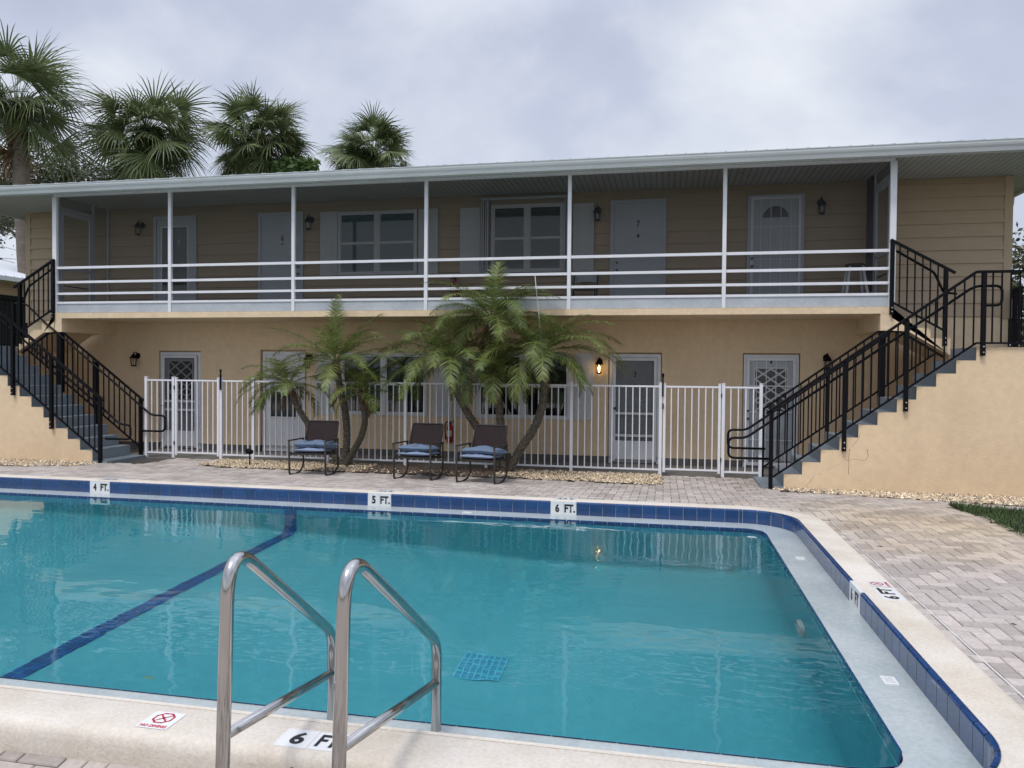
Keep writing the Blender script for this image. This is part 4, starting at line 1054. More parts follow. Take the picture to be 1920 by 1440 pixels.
    if s < 0: hp = [(1.51,.43),(1.0,.43),(1.0,.69),(1.20,.69),(1.60,1.0),(4.27,2.962),(4.62,2.962),(4.62,2.69),(4.36,2.69)]
    tube_(r1, hp, yh)
    # inner railing
    yi = 12.70
    r2 = rail_thing('stair_railing', 'black inner railing of the %s stair, between the steps and the fence' % side, (fx(2.4), yi, 0))
    top = [(1.52, 1.09), (3.30, 2.372), (3.56, 2.372), (4.25, 1.95)]
    bars_(r2, [(1.50, 1.075), (3.27, 2.372), (3.60, 2.372), (4.22, 1.975)], .03, .045, yi, 'top_rail')
    bots = [(1.585, .19), (4.12, 2.05)]; bars_(r2, bots, .026, .026, yi, 'bottom_rail')
    for x, z0, wq in ((1.56, .0, .055), (2.54, .55, .055), (3.33, 1.2, .09)): post(r2, x, yi, z0, min(zline(top)(x), 2.37)-.01, None, wq)
    zt2 = zline([(1.50, 1.075), (3.27, 2.372), (3.60, 2.372), (4.22, 1.975)]); zb2 = zline(bots)
    xsb = [x for x in [1.56+.116*i for i in range(1, 23)] if abs(x-2.54) > .05 and abs(x-3.33) > .06 and x < 4.08]
    balus(r2, xsb, yi, lambda x: zb2(x), lambda x: zt2(x)-.005)
    hp = [(1.60,.49),(1.02,.49),(1.02,.785),(1.30,.785),(3.42,2.335)]
    if s < 0: hp = [(1.53,.50),(.985,.50),(.985,.80),(1.27,.80),(3.3,2.33),(3.62,2.56),(4.06,2.935),(4.22,2.935)]
    tube_(r2, hp, yi-.07)
    # railing of the short upper flight
    y3 = 12.625
    r3 = rail_thing('flight_railing', 'short black railing stepping down from the %s end of the porch' % side, (fx(3.8), y3, 2.5))
    top = [(3.41, 3.79), (4.33, 3.262)]; bot = [(3.46, 2.815), (4.17, 2.395)]
    bars_(r3, top, .035, .05, y3, 'top_rail'); bars_(r3, bot, .028, .028, y3, 'bottom_rail')
    post(r3, 3.436, y3, 2.63, 3.785, (2.68, 2.74)); post(r3, 4.20, y3, 2.15, 3.325, (2.20, 2.27))
    balus(r3, [3.436+.109*i for i in range(1, 7)], y3, zline(bot), lambda x: zline(top)(x)-.01)
    tube_(r3, [(3.44,3.66),(3.52,3.62),(4.06,3.28),(4.16,3.05),(4.20,2.97),(4.38,2.95)], y3+.07, fl=.06)
    # side railing of the landing
    r4 = rail_thing('landing_railing', 'dense black railing along the far side of the %s landing' % side, (fx(5.72), 13.6, 2.1))
    mb = MB(); X = fx(5.72); mb.box(X-.02, X+.02, 11.67, 16, 3.12, 3.155); mb.build('top_rail', M['black'], r4)
    mb = MB(); mb.box(X-.013, X+.013, 11.67, 16, 2.15, 2.176); mb.build('bottom_rail', M['black'], r4)
    B('post', M['black'], r4, (X-.0275, X+.0275, 13.97, 14.03, 2.1, 3.12)); B('post', M['black'], r4, (X-.0275, X+.0275, 15.94, 15.995, 2.1, 3.12))
    yy = 11.8
    while yy < 15.9: B('baluster', M['black'], r4, (X-.009, X+.009, yy-.009, yy+.009, 2.176, 3.12)); yy += .115
stair(1); stair(-1)

# ------------------------------------------------------------------ white pool fence and its two gates
YF = 12.69
def fence(name, label, cat, posts, gap_lo=.075, gate=False, first=None, pw=.05):
    t = thing(name, label, cat, ((posts[0]+posts[-1])/2, YF, 0), None)
    zt = 1.535 if not gate else 1.525
    for x in posts:
        p = B('post' if not gate else 'stile', M['whitealu'], t, (x-pw/2, x+pw/2, YF-pw/2, YF+pw/2, 0 if not gate else .055, zt-.012), bev=.002)
        B('cap', M['whitealu'], p, (x-pw/2-.003, x+pw/2+.003, YF-pw/2-.003, YF+pw/2+.003, zt-.0115, zt), bev=.003)
    src = None
    for a, b in zip(posts, posts[1:]):
        a2, b2 = a+pw/2, b-pw/2
        B('top_rail', M['whitealu'], t, (a2, b2, YF-.014, YF+.014, 1.455, 1.483)); B('bottom_rail', M['whitealu'], t, (a2, b2, YF-.014, YF+.014, gap_lo, gap_lo+.028))
        n = max(2, round((b-a)/.1138))
        for i in range(1, n):
            x = a + (b-a)*i/n
            if src is None:
                mb = MB(); mb.box(x-.0085, x+.0085, YF-.0085, YF+.0085, gap_lo+.028, 1.455); src = mb.build('picket', M['whitealu'], t); sx_ = x
            else: link_copy(src, t, (x-sx_, 0, 0))
    return t
fence('pool_fence', 'long white picket fence standing behind the palms and chairs', 'fence', [-8.114] + [-7.454+1.479*i for i in range(5)] + [-.058])
fence('pool_fence', 'short white fence section between the left stair and the left gate', 'fence', [-9.697, -9.113])
fence('pool_fence', 'short white fence section between the right gate and the right stair', 'fence', [.945, 1.53])
g1 = fence('pool_gate', 'white picket gate at the left end of the long fence', 'gate', [-9.055, -8.172], gap_lo=.09, gate=True, pw=.042)
g2 = fence('pool_gate', 'white picket gate at the right end of the long fence', 'gate', [.005, .885], gap_lo=.09, gate=True, pw=.042)
def latch(t, x):
    mb = MB(); mb.box(x-.014, x+.014, YF-.05, YF-.027, 1.30, 1.60); mb.lathe(x, YF-.038, [(.012,1.60),(.014,1.62),(.02,1.635),(.02,1.665),(.013,1.69)], 10); mb.build('latch', M['black'], t)
latch(g1, -8.105); latch(g2, -.025)
B('latch_box', M['black'], g2, (-.03,-.008,YF-.055,YF-.028,1.10,1.19))
for z in (.25, 1.3): B('hinge', M['black'], g2, (.905,.921,YF-.04,YF-.026,z,z+.07)); 
for z in (.25, 1.3): B('hinge', M['black'], g1, (-9.09,-9.074,YF-.04,YF-.026,z,z+.07))

# ------------------------------------------------------------------ rocking chairs with cushions
def rocker(x, y, rot, label):
    t = thing('rocking_chair', label, 'rocking chair', (0,0,0), 'dark wicker rocking chairs by the fence')
    W = .30
    for s in (-1, 1):
        mb = MB(); X = s*W
        front = [(-.245,.0+.03),(-.275,.54)]
        # sled: front leg, curved runner, rear leg as one bent flat tube
        P = [(X,-.285,.565),(X,-.265,.035),(X,-.20,.008),(X,-.02,.0),(X,.16,.022),(X,.26,.085),(X,.285,.13),(X,.275,.36),(X,.27,.545)]
        Q = fillet(P, .035, 3)
        mb.tube(Q, .0165, 8, sx=1.0); mb.build('runner_leg', M['bronze'], t)
        mb = MB(); mb.bar((X,-.30,.565),(X,.285,.552), .018, .035)
        mb.build('armrest', M['bronze'], t)
    mb = MB()
    mb.box(-W+.0,W-.0,-.25,-.22,.335,.365); mb.box(-W,W,.20,.23,.31,.34); mb.bar((-W+.03,-.23,.35),(-W+.03,.22,.325),.03,.03); mb.bar((W-.03,-.23,.35),(W-.03,.22,.325),.03,.03); mb.build('seat_frame', M['bronze'], t)
    mb = MB(); n = 26
    for i in range(n):   # woven seat strips
        a = -W+.045+(2*W-.09)*i/n; mb.add([(a,-.235,.362),(a+.018,-.235,.362),(a+.018,.21,.338),(a,.21,.338)], [(0,1,2,3)])
    mb.build('seat', M['wicker'], t)
    mb = MB(); n = 30; w2 = .262
    def bp(u_, v_): return (-w2+2*w2*u_, .215+.20*v_, .34+.49*v_)
    def edge(u0, v0, u1, v1, r): mb.tube([bp(u0,v0), bp(u1,v1)], r, 8)
    mb.tube(fillet([bp(0,0), bp(0,1), bp(1,1), bp(1,0)], .03, 4), .013, 8)
    mb.build('back_frame', M['bronze'], t)
    mb = MB()
    for i in range(n):
        u0, u1 = .02+.96*i/n, .02+.96*(i+.985)/n
        for k in range(24):
            v0, v1 = .02+.96*k/24, .02+.96*(k+1)/24
            o = 0
            a, b, c, d = bp(u0,v0), bp(u1,v0), bp(u1,v1), bp(u0,v1)
            mb.add([(p[0], p[1]+o*(1 if j in (0,1) else -1), p[2]) for j, p in enumerate((a,b,c,d))], [(0,1,2,3)])
    mb.build('backrest', M['wicker'], t)
    t.location = (x, y, dz(x, y)); t.rotation_euler = (0,0,math.radians(rot)); return t
def pillow(name, label, w, d, h, m, seed, x, y, z, rot, tilt=0, fold=0, chair_rot=0, droop=0):
    rr = random.Random(seed); n = 18; mb = MB(); V = []
    ph = [rr.random()*6 for _ in range(6)]
    for top in (1, -1):
        for j in range(n+1):
            for i in range(n+1):
                u_, v_ = i/n*2-1, j/n*2-1
                e = max(0, (1-abs(u_)**3.2))*max(0, (1-abs(v_)**3.2)); e = e**.45
                px = u_*w/2*(1-.04*(1-v_*v_)); py = v_*d/2*(1-.04*(1-u_*u_))
                wr = .010*math.sin(5*u_+ph[0]+2*v_)+.008*math.sin(8*v_+ph[1]-3*u_)+.004*math.sin(15*u_+ph[2])
                pz_ = top*(h/2)*e + (wr*e if top > 0 else 0) - fold*math.exp(-((u_-.05-.15*v_)/.16)**2)*e*(1 if top > 0 else 0) + droop*u_*u_
                V.append((px, py, pz_))
    N = (n+1)**2; F = []
    for j in range(n):
        for i in range(n):
            a = j*(n+1)+i; F.append((a, a+1, a+n+2, a+n+1)); F.append((N+a, N+a+n+1, N+a+n+2, N+a+1))
    mb.add(V, F, .5, True)
    o = mb.build(name, m); 
    o.location = (x, y, z); o.rotation_euler = (tilt, 0, math.radians(rot)); return o
chairs = [(-5.56, 11.30, 4, 'rocking chair with blue cushions in front of the left palm clump'),
          (-3.755, 11.22, -3, 'rocking chair with blue cushions, middle one of the three'),
          (-2.69, 11.03, -7, 'rocking chair with blue cushions by the right palm clump, nearest the right')]
where = ['leftmost', 'middle', 'rightmost']
for i, (x, y, r, lab) in enumerate(chairs):
    rocker(x, y, r, lab); a = math.radians(r); zb = dz(x, y)
    o = pillow('seat_cushion', 'light blue seat pad on the %s rocking chair' % where[i], .55, .51, .078, M['cush'], 10+i, x, y, zb+.396, r, tilt=-.05)
    tag(o, o.get('label') or 'light blue seat pad on the %s rocking chair' % where[i], 'cushion', 'blue seat pads')
def P2(i, lx, ly, lz, r2, **k):
    x, y, r, _ = chairs[i]; a = math.radians(r)
    return dict(x=x+lx*math.cos(a)-ly*math.sin(a), y=y+lx*math.sin(a)+ly*math.cos(a), z=dz(x, y)+lz, rot=r+r2, **k)
tag(pillow('throw_pillow', '', .37, .40, .135, M['cush2'], 5, **P2(0, -.10, -.01, .475, 10, tilt=-.12, fold=.035)), 'slate blue pillow slumped on the left half of the leftmost chair', 'pillow', 'slate blue pillows')
tag(pillow('throw_pillow', '', .35, .38, .135, M['cush2'], 6, **P2(0, .15, .02, .478, -14, tilt=-.1, fold=.01)), 'slate blue pillow lying at the right of the leftmost chair', 'pillow', 'slate blue pillows')
tag(pillow('throw_pillow', '', .56, .44, .12, M['cush2'], 7, **P2(1, 0, 0, .475, 2, tilt=-.08, fold=.045)), 'blue pillow folded in the middle on the middle chair', 'pillow', 'slate blue pillows')
tag(pillow('throw_pillow', '', .61, .44, .12, M['cush2'], 8, **P2(2, .03, .02, .478, -4, tilt=-.08, fold=.005, droop=-.02)), 'flat blue pillow sticking out past the right arm of the rightmost chair', 'pillow', 'slate blue pillows')

# ------------------------------------------------------------------ small things
def extinguisher(x, y, z, s, label):
    t = thing('fire_extinguisher', label, 'fire extinguisher', (x, y, z))
    mb = MB(); mb.lathe(x, y-.08*s, [(.06*s,z),(.068*s,z+.012*s),(.068*s,z+.30*s),(.055*s,z+.345*s),(.03*s,z+.37*s),(.022*s,z+.385*s)], 18); mb.build('cylinder', M['extred'], t)
    mb = MB(); V = []; n = 8
    for k in range(n+1):
        a = -PI/2 - .9 + 1.8*k/n
        for zz in (.13, .25): V.append((x+.0695*s*math.cos(a), y-.08*s+.0695*s*math.sin(a), z+zz*s))
    mb.add(V, [(2*k,2*k+2,2*k+3,2*k+1) for k in range(n)], .5, True); mb.build('paper_label', M['label'], t)
    mb = MB(); mb.box(x-.02*s,x+.02*s,y-.1*s,y-.06*s,z+.385*s,z+.42*s); mb.bar((x-.01*s,y-.08*s,z+.42*s),(x+.10*s,y-.08*s,z+.455*s),.012*s,.02*s); mb.bar((x,y-.08*s,z+.40*s),(x+.09*s,y-.08*s,z+.405*s),.01*s,.02*s); mb.build('handle', M['black'], t)
    mb = MB(); mb.tube(fillet([(x-.01*s,y-.08*s,z+.405*s),(x-.08*s,y-.08*s,z+.43*s),(x-.105*s,y-.08*s,z+.30*s),(x-.09*s,y-.08*s,z+.06*s)], .06*s), .011*s, 8); mb.build('hose', M['black'], t)
    B('bracket', M['bolt'], t, (x-.02*s, x+.02*s, y-.02*s, y, z+.1*s, z+.3*s))
extinguisher(-4.07, YW, .30, .95, 'red fire extinguisher on the lower wall between the two right chairs')
extinguisher(-3.98, yu, 3.12, .85, 'dark red fire extinguisher on the upper porch wall above the palms')
def spotlight(x, y, label):
    t = thing('garden_spotlight', label, 'garden light', (x, y, 0))
    mb = MB(); mb.tube([(x,y,-.02),(x,y,.20)], .012, 8); mb.build('stake', M['black'], t)
    mb = MB(); mb.tube([(x,y+.05,.235),(x,y-.06,.26)], [.042,.05], 12); mb.tube([(x,y+.075,.23),(x,y+.05,.235)], [.025,.042], 12); mb.build('lamp_head', M['black'], t)
spotlight(-7.13, 12.02, 'small black spotlight on a stake in the gravel before the fence')
# folding chair with a pale back on the upper porch
def porch_chair(x, y, label):
    t = thing('folding_chair', label, 'chair', (x, y, 2.755))
    z = 2.755; mb = MB()
    V = []; n = 10
    for k in range(n+1):
        a = -1+2*k/n; V += [(x+.215*a, y+.20-.05*(1-a*a), z+.60-.02*a*a), (x+.215*a, y+.22-.05*(1-a*a), z+.80+.03*(1-a*a))]
    mb.add(V, [(2*k,2*k+2,2*k+3,2*k+1) for k in range(n)], .5, True); mb.build('backrest', M['kick'], t)
    mb = MB(); mb.box(x-.2, x+.2, y-.2, y+.18, z+.43, z+.45, bev=.006); mb.build('seat', M['kick'], t)
    for sx_ in (-1, 1):
        mb = MB(); mb.tube([(x+sx_*.215,y+.22,z+.78),(x+sx_*.215,y-.22,z)], .011, 8); mb.tube([(x+sx_*.19,y-.17,z+.43),(x+sx_*.19,y+.22,z)], .011, 8); mb.build('legs', M['black'], t)
porch_chair(-1.44, 13.72, 'folding chair with a pale grey back beside door 7 on the upper porch')
def stool(x, y, label):
    t = thing('bar_stool', label, 'stool', (x, y, 2.755)); z = 2.755
    mb = MB(); mb.lathe(x, y, [(.14,z+.74),(.16,z+.75),(.16,z+.775),(.14,z+.785)], 16); mb.build('seat', M['wicker'], t)
    for sx_ in (-1, 1):
        for sy2 in (-1, 1):
            mb = MB(); mb.tube([(x+sx_*.10,y+sy2*.10,z+.74),(x+sx_*.20,y+sy2*.2,z)], [.02,.026], 8); mb.build('leg', M['white'], t)
    mb = MB(); q = .165
    mb.tube([(x-q,y-q,z+.26),(x+q,y-q,z+.26),(x+q,y+q,z+.26),(x-q,y+q,z+.26),(x-q,y-q,z+.26)], .010, 6); mb.build('footrest', M['black'], t)
stool(3.10, 13.5, 'white stool with splayed legs and dark seat at the right end of the porch')
def side_table(x, y, label):
    t = thing('side_table', label, 'table', (x, y, 2.755)); z = 2.755
    mb = MB(); mb.lathe(x, y, [(.17,z+.28),(.19,z+.285),(.19,z+.30),(.0,z+.302)], 18); mb.build('top', M['schef'], t)
    for k in range(3):
        mb = MB(); a = 2*PI*k/3; mb.tube([(x+.12*math.cos(a),y+.12*math.sin(a),z+.28),(x+.18*math.cos(a),y+.18*math.sin(a),z)], .009, 6); mb.build('leg', M['black'], t)
side_table(-10.95, 13.6, 'low green-topped side table left of door 5 on the upper porch')
# ------------------------------------------------------------------ small date palms (feather leaves)
def frond(mb, base, az, el, L_, curl, rr, nl=30, ll=.20, droop=.5, twist=0, mbr=None):
    """arching feather leaf: rachis tube and paired folded leaflets"""
    P = []; p = Vector(base); seg = 14; e = el
    for i in range(seg+1):
        P.append(p.copy()); d = Vector((math.cos(az)*math.cos(e), math.sin(az)*math.cos(e), math.sin(e)))
        p = p + d*(L_/seg); e -= curl/seg*(.55+1.1*i/seg)
    mb.tube(P, [.008*(1-.85*i/seg)+.0012 for i in range(seg+1)], 5, r=.9)
    side0 = Vector((-math.sin(az), math.cos(az), 0))
    nl = int(nl*1.75)
    for k in range(nl):
        t = .14 + .86*k/(nl-1); i = min(int(t*seg), seg-1); f = t*seg-i
        q = P[i].lerp(P[i+1], f); d = (P[min(i+1, seg)]-P[i]).normalized()
        upv = side0.cross(d).normalized()*-1
        if upv.z < 0 and abs(d.z) < .9: upv = -upv
        l = ll*(.45+.75*math.sin(PI*min(1, t*.9+.12)))*(.85+.3*rr.random())
        for s in (-1, 1):
            fw = .50+.55*t+(rr.random()-.5)*.5
            dirv_ = (side0*s*(1.0)+d*fw+upv*(.18+.55*(rr.random()-.5))).normalized()
            w_ = .0040+.0022*rr.random(); wv = (d - dirv_*d.dot(dirv_)).normalized()*w_
            a = q; V = []; steps = 4; pp = a.copy(); dd = dirv_.copy()
            for j in range(steps+1):
                ww = wv*(1.0, 1.15, .95, .6, .05)[j]
                V += [tuple(pp-ww), tuple(pp+ww)]
                dd = (dd + Vector((0,0,-1))*droop*(.16+.16*j)*(.6+.8*rr.random())).normalized(); pp = pp + dd*(l/steps)
            mb.add(V, [(2*j,2*j+1,2*j+3,2*j+2) for j in range(steps)], rr.random())
def spline(P, n=8):
    P = [Vector(p) for p in P]; Q = [P[0]*2-P[1]] + P + [P[-1]*2-P[-2]]; out = []
    for i in range(1, len(Q)-2):
        for k in range(n):
            t = k/n; a, b, c, d = Q[i-1], Q[i], Q[i+1], Q[i+2]
            out.append(.5*((2*b)+(c-a)*t+(2*a-5*b+4*c-d)*t*t+(3*b-a-3*c+d)*t**3))
    out.append(P[-1]); return out
def date_palm(label, path, r0, r1, n, L_, seed, els=(1.45, -.35), ll=.2, skew=None, dead=2, nl=28, extra=(), spear=False, boot=.28, cur=(1.0, 1.75)):
    rr = random.Random(seed); base = path[0]
    t = thing('date_palm', label, 'palm tree', base, 'small date palms in the mulch bed')
    C = spline(path, 10); m = len(C)
    mb = MB(); mb.tube(C, [r0+(r1-r0)*i/(m-1) + (.006 if i % 2 else 0) for i in range(m)], 12)
    # leaf-base scales winding up the stem
    for i in range(2, m*6):
        f = i/(m*6); k = min(int(f*(m-1)), m-2); q = C[k].lerp(C[k+1], f*(m-1)-k); d = (C[k+1]-C[k]).normalized()
        if f > .96: continue
        a = i*2.4; r = r0+(r1-r0)*f; sx_ = d.orthogonal().normalized(); sy2 = d.cross(sx_)
        o = sx_*math.cos(a)+sy2*math.sin(a); tn = d.cross(o)
        V = [q+o*(r-.002)-tn*.020, q+o*(r-.002)+tn*.020, q+o*(r+.020)+d*.032+tn*.009, q+o*(r+.020)+d*.032-tn*.009, q+o*(r-.004)+d*.05]
        mb.add([tuple(v) for v in V], [(0,1,2,3),(3,2,4),(1,4,2),(0,3,4)])
    mb.build('trunk', M['trunk'], t)
    top = C[-1]; d = (C[-1]-C[-3]).normalized()
    mb = MB(); b0 = top - d*boot
    mb.tube([b0, b0.lerp(top, .35), b0.lerp(top, .8), top+d*.06], [r1*.9, r1*1.35, r1*1.25, r1*.5], 10)
    for i in range(40):   # fibrous boots
        f = rr.random(); a = rr.random()*2*PI; q = b0.lerp(top, f); sx_ = d.orthogonal().normalized(); sy2 = d.cross(sx_); o = sx_*math.cos(a)+sy2*math.sin(a)
        mb.tube([q+o*r1*.9, q+o*r1*1.7+d*.07], [.010, .003], 4)
    mb.build('boot', M['boot'], t)
    mb = MB()
    for i in range(n):
        f = (i+.5)/n; el = els[0]+(max(els[1],-.18)-els[0])*f**1.05; az = i*2.39996+rr.random()*.5
        if skew: az = az + skew[1]*math.sin(skew[0]-az)
        Lq = 1.15*L_*(.82+.3*rr.random())*(.8+.2*math.sin(PI*f))
        frond(mb, top+d*(.02-.06*f)+Vector((math.cos(az), math.sin(az), 0))*.02, az, el, Lq, cur[0]+(cur[1]-cur[0])*f*rr.uniform(.6, 1.1), rr, nl=nl, ll=ll, droop=.26+.25*f)
    for az, el, Lq, cu in extra: frond(mb, top, az, el, Lq*1.12, cu, rr, nl=nl, ll=ll, droop=.4)
    mb.build('crown', M['frond'], t)
    if dead:
        mb = MB()
        for i in range(dead):
            az = rr.random()*2*PI; frond(mb, top-d*.1, az, -.6, L_*.55, 1.2, rr, nl=12, ll=.10, droop=1.2)
        mb.build('dead_frond', M['fandead'], t)
    if spear:
        mb = MB(); mb.tube([spear[0], spear[1]], [.012, .006], 6); mb.build('bare_leaf_stalk', M['label'], t)
YP1 = 12.40
bl, br = (-5.57, 12.42, .0), (-2.62, 12.38, .0)
date_palm('small leaning date palm of the left clump, bending left in front of the white door', [bl, (-5.83,12.42,.28), (-6.13,12.40,.62), (-6.42,12.38,1.05), (-6.56,12.36,1.45)], .045, .042, 17, .88, 11, els=(1.1, -.5), ll=.20, skew=(PI*1.05, .5), extra=((PI, .1, .85, 1.5), (PI*.96, -.3, .9, .8), (PI*1.1,.5,.8,1.7)))
date_palm('tallest date palm of the left clump with an upright tuft, standing in the middle', [(-5.55,12.44,0), (-5.50,12.45,.45), (-5.52,12.44,.9), (-5.62,12.42,1.4), (-5.70,12.40,1.84)], .055, .048, 17, 1.10, 12, els=(1.05, -.15), ll=.21, cur=(.5, 1.5), extra=((1.3,1.52,1.05,.1),(-1.4,1.5,.95,.1),(0,.75,1.15,1.3),(PI,.65,1.15,1.4),(PI,.25,1.15,1.1),(0,.35,1.15,1.0),(-.4,.9,1.1,1.2)))
date_palm('shortest date palm of the left clump, curving right behind the chair', [(-5.50,12.40,0), (-5.36,12.40,.25), (-5.20,12.40,.55), (-5.14,12.40,.85), (-5.20,12.40,1.18), (-5.23,12.40,1.32)], .045, .038, 13, .74, 13, els=(1.15, -.3), ll=.16)
date_palm('date palm of the right clump leaning left with a broad green crown', [(-2.70,12.42,0), (-2.88,12.42,.42), (-3.12,12.41,.74), (-3.42,12.40,1.22), (-3.58,12.38,1.72), (-3.60,12.36,1.86)], .058, .052, 24, 1.25, 21, els=(1.1, -.6), ll=.27, nl=32, dead=1, extra=((PI,.35,1.3,1.5),(PI*1.05,.0,1.25,1.1),(PI*.9,.8,1.2,1.6),(-.3,.5,1.1,1.8),(-PI/2,.7,1.0,2.0),(-1.9,.3,1.1,1.4)))
date_palm('tallest date palm of the right clump, its crown reaching up over the porch rails', [(-2.62,12.48,0), (-2.70,12.52,.6), (-2.78,12.54,1.2), (-2.86,12.52,1.9), (-2.88,12.46,2.38), (-2.88,12.40,2.60)], .060, .052, 22, 1.20, 22, els=(1.1, -.7), ll=.25, nl=32, dead=2, extra=((PI,.3,1.25,1.3),(PI*.95,.6,1.1,1.3),(PI*1.05,-.1,1.15,.9),(0,.3,1.2,1.2),(.1,.75,1.15,1.2),(-.3,-.1,1.1,1.0),(1.3,1.4,.95,.3),(0,.1,1.2,.8),(PI,.05,1.25,.8),(-.9,.3,1.1,1.2),(-2.2,.3,1.1,1.2)))
date_palm('date palm of the right clump leaning right toward door 3', [(-2.55,12.36,0), (-2.36,12.34,.38), (-2.12,12.32,.75), (-1.98,12.30,1.15), (-1.95,12.28,1.65), (-1.99,12.26,2.02)], .060, .055, 22, 1.25, 23, els=(1.1, -.7), ll=.27, nl=32, dead=1, spear=((-1.97,12.2,2.05), (-2.07,12.0,3.25)), extra=((0,.55,1.3,1.6),(.05,.25,1.3,1.2),(-.15,.8,1.2,1.9),(PI,.5,1.1,1.6),(PI*.95,.2,1.1,1.1),(-PI/2,.6,1.0,2.0),(-.1,-.3,1.0,.9)))
date_palm('slender date palm of the right clump with low fronds before the dark window', [(-2.60,12.30,0), (-2.66,12.28,.5), (-2.70,12.27,1.0), (-2.76,12.26,1.5), (-2.78,12.25,1.72)], .050, .045, 17, .9, 24, els=(1.1, -1.0), ll=.22, nl=26, dead=1)

# ------------------------------------------------------------------ cabbage palms behind the roof (fan leaves)
def fan(mb, base, az, el, pet, rad, rr, seg=30, dead=False):
    d = Vector((math.cos(az)*math.cos(el), math.sin(az)*math.cos(el), math.sin(el)))
    P = [Vector(base)]; e = el
    for i in range(5):
        dd = Vector((math.cos(az)*math.cos(e), math.sin(az)*math.cos(e), math.sin(e))); P.append(P[-1]+dd*pet/5); e -= .12
    mb.tube(P, [.022,.018,.015,.013,.012,.01], 4, r=.95)
    h = P[-1]; d = (P[-1]-P[-2]).normalized(); side = Vector((-math.sin(az), math.cos(az), 0)); nrm = side.cross(d).normalized()
    if nrm.z < 0: nrm = -nrm
    roll = (rr.random()-.5)*1.8
    side, nrm = side*math.cos(roll)+nrm*math.sin(roll), nrm*math.cos(roll)-side*math.sin(roll)
    seg = int(seg*.85)
    for k in range(seg):
        th = (k/(seg-1)-.5)*3.9; c, s = math.cos(th), math.sin(th)
        dr = (d*(c+.25)+side*s*1.0 - nrm*(.30*s*s) ).normalized()
        l = rad*(.80+.2*c)*(.88+.24*rr.random()); w_ = .021+.012*rr.random()
        wv = (nrm.cross(dr)).normalized()*w_; pp = h.copy(); V = []; g_ = rr.uniform(.03,.34)*(1 if el > -.2 else .5)
        W = (.25, 1.0, .85, .5, .03)
        dd = dr.copy()
        for j in range(5):
            V += [tuple(pp-wv*W[j]), tuple(pp+wv*W[j])]
            dd = (dd+Vector((0,0,-1))*g_*j*.62).normalized(); pp = pp+dd*l/4
        mb.add(V, [(2*j,2*j+1,2*j+3,2*j+2) for j in range(4)], rr.uniform(.1,.9) if not dead else rr.random())
def cabbage_palm(label, x, y, zc, rad, seed, n=44, lean=0, tr=.24, low=-.95, deadn=6, trb=None, blade=.43):
    rr = random.Random(seed)
    t = thing('cabbage_palm', label, 'palm tree', (x+lean, y, -.3), 'cabbage palms behind the roof')
    k = rad/2.0
    C = spline([(x+lean,y,-.3), (x+lean*.8,y,zc*.35), (x+lean*.3,y,zc*.75), (x,y,zc-.35*k)], 8); m = len(C)
    mb = MB(); mb.tube(C, [tr*(1.12-.2*i/m)+(.012 if i % 2 else 0) for i in range(m)], 14); mb.build('trunk', M['trunkb'], t)
    mb = MB(); top = C[-1]
    mb.tube([top-Vector((0,0,1.1*k)), top-Vector((0,0,.6*k)), top, top+Vector((0,0,.2*k))], [tr*.9, tr*1.3, tr*1.1, tr*.4], 12)
    for i in range(60):
        a = rr.random()*2*PI; z = -rr.random()*1.0*k; q = top+Vector((math.cos(a)*tr, math.sin(a)*tr, z)); mb.tube([q, q+Vector((math.cos(a)*.16, math.sin(a)*.16, .26))], [.035,.012], 4)
    mb.build('boot', M['boot'], t)
    mb = MB()
    for i in range(n):
        f = (i+.5)/n; el = 1.5+(low+.1-1.5)*f**.9+rr.uniform(-.3,.3); az = i*2.39996+rr.random()*.4
        fan(mb, tuple(top+Vector((math.cos(az)*.1, math.sin(az)*.1, .12*k*(1-2*f)))), az, el, rad*(.25+.33*rr.random()), rad*(blade+.10*rr.random()), rr)
    for i in range(16):
        fan(mb, tuple(top), rr.uniform(-PI, 0) if i % 3 else rr.uniform(0, PI), rr.uniform(-.5, .9), rad*.10, rad*.46, rr)
    mb.build('crown', M['fan'], t)
    mb = MB()
    for i in range(deadn):
        az = rr.random()*2*PI; fan(mb, tuple(top-Vector((0,0,.3*k))), az, -.9-.4*rr.random(), rad*.4, rad*.42, rr, seg=18, dead=True)
    mb.build('dead_fan_leaves', M['fandead'], t)
def PX(u, v, y):
    """world point on the plane Y=y seen at photo pixel (u, v): used to place far trees at their real distance"""
    a, b = (u-960)/1410.26, (720-v)/1410.26; r = rt*a + up*b + Dv; k = y/r.y; return (r.x*k, y, H + r.z*k)
for (u_, v_, y, rad, seed, lab, kw) in (
    (32, 175, 21.5, 2.8, 31, 'tallest cabbage palm, cut by the left edge of the photo', dict(n=44, blade=.56, lean=.5, tr=.25, low=-.45)),
    (275, 232, 24, 2.45, 32, 'cabbage palm with a shaggy brown boot, second from the left', dict(n=56, blade=.54, tr=.26)),
    (487, 250, 25.5, 2.35, 33, 'round-headed cabbage palm with brown lower leaves, third from the left', dict(n=90, tr=.25, deadn=12)),
    (697, 278, 27.5, 2.05, 34, 'smallest cabbage palm, rightmost of the four behind the roof', dict(n=84, tr=.22))):
    p = PX(u_, v_, y); cabbage_palm(lab, p[0], y, p[2], rad, seed, **kw)

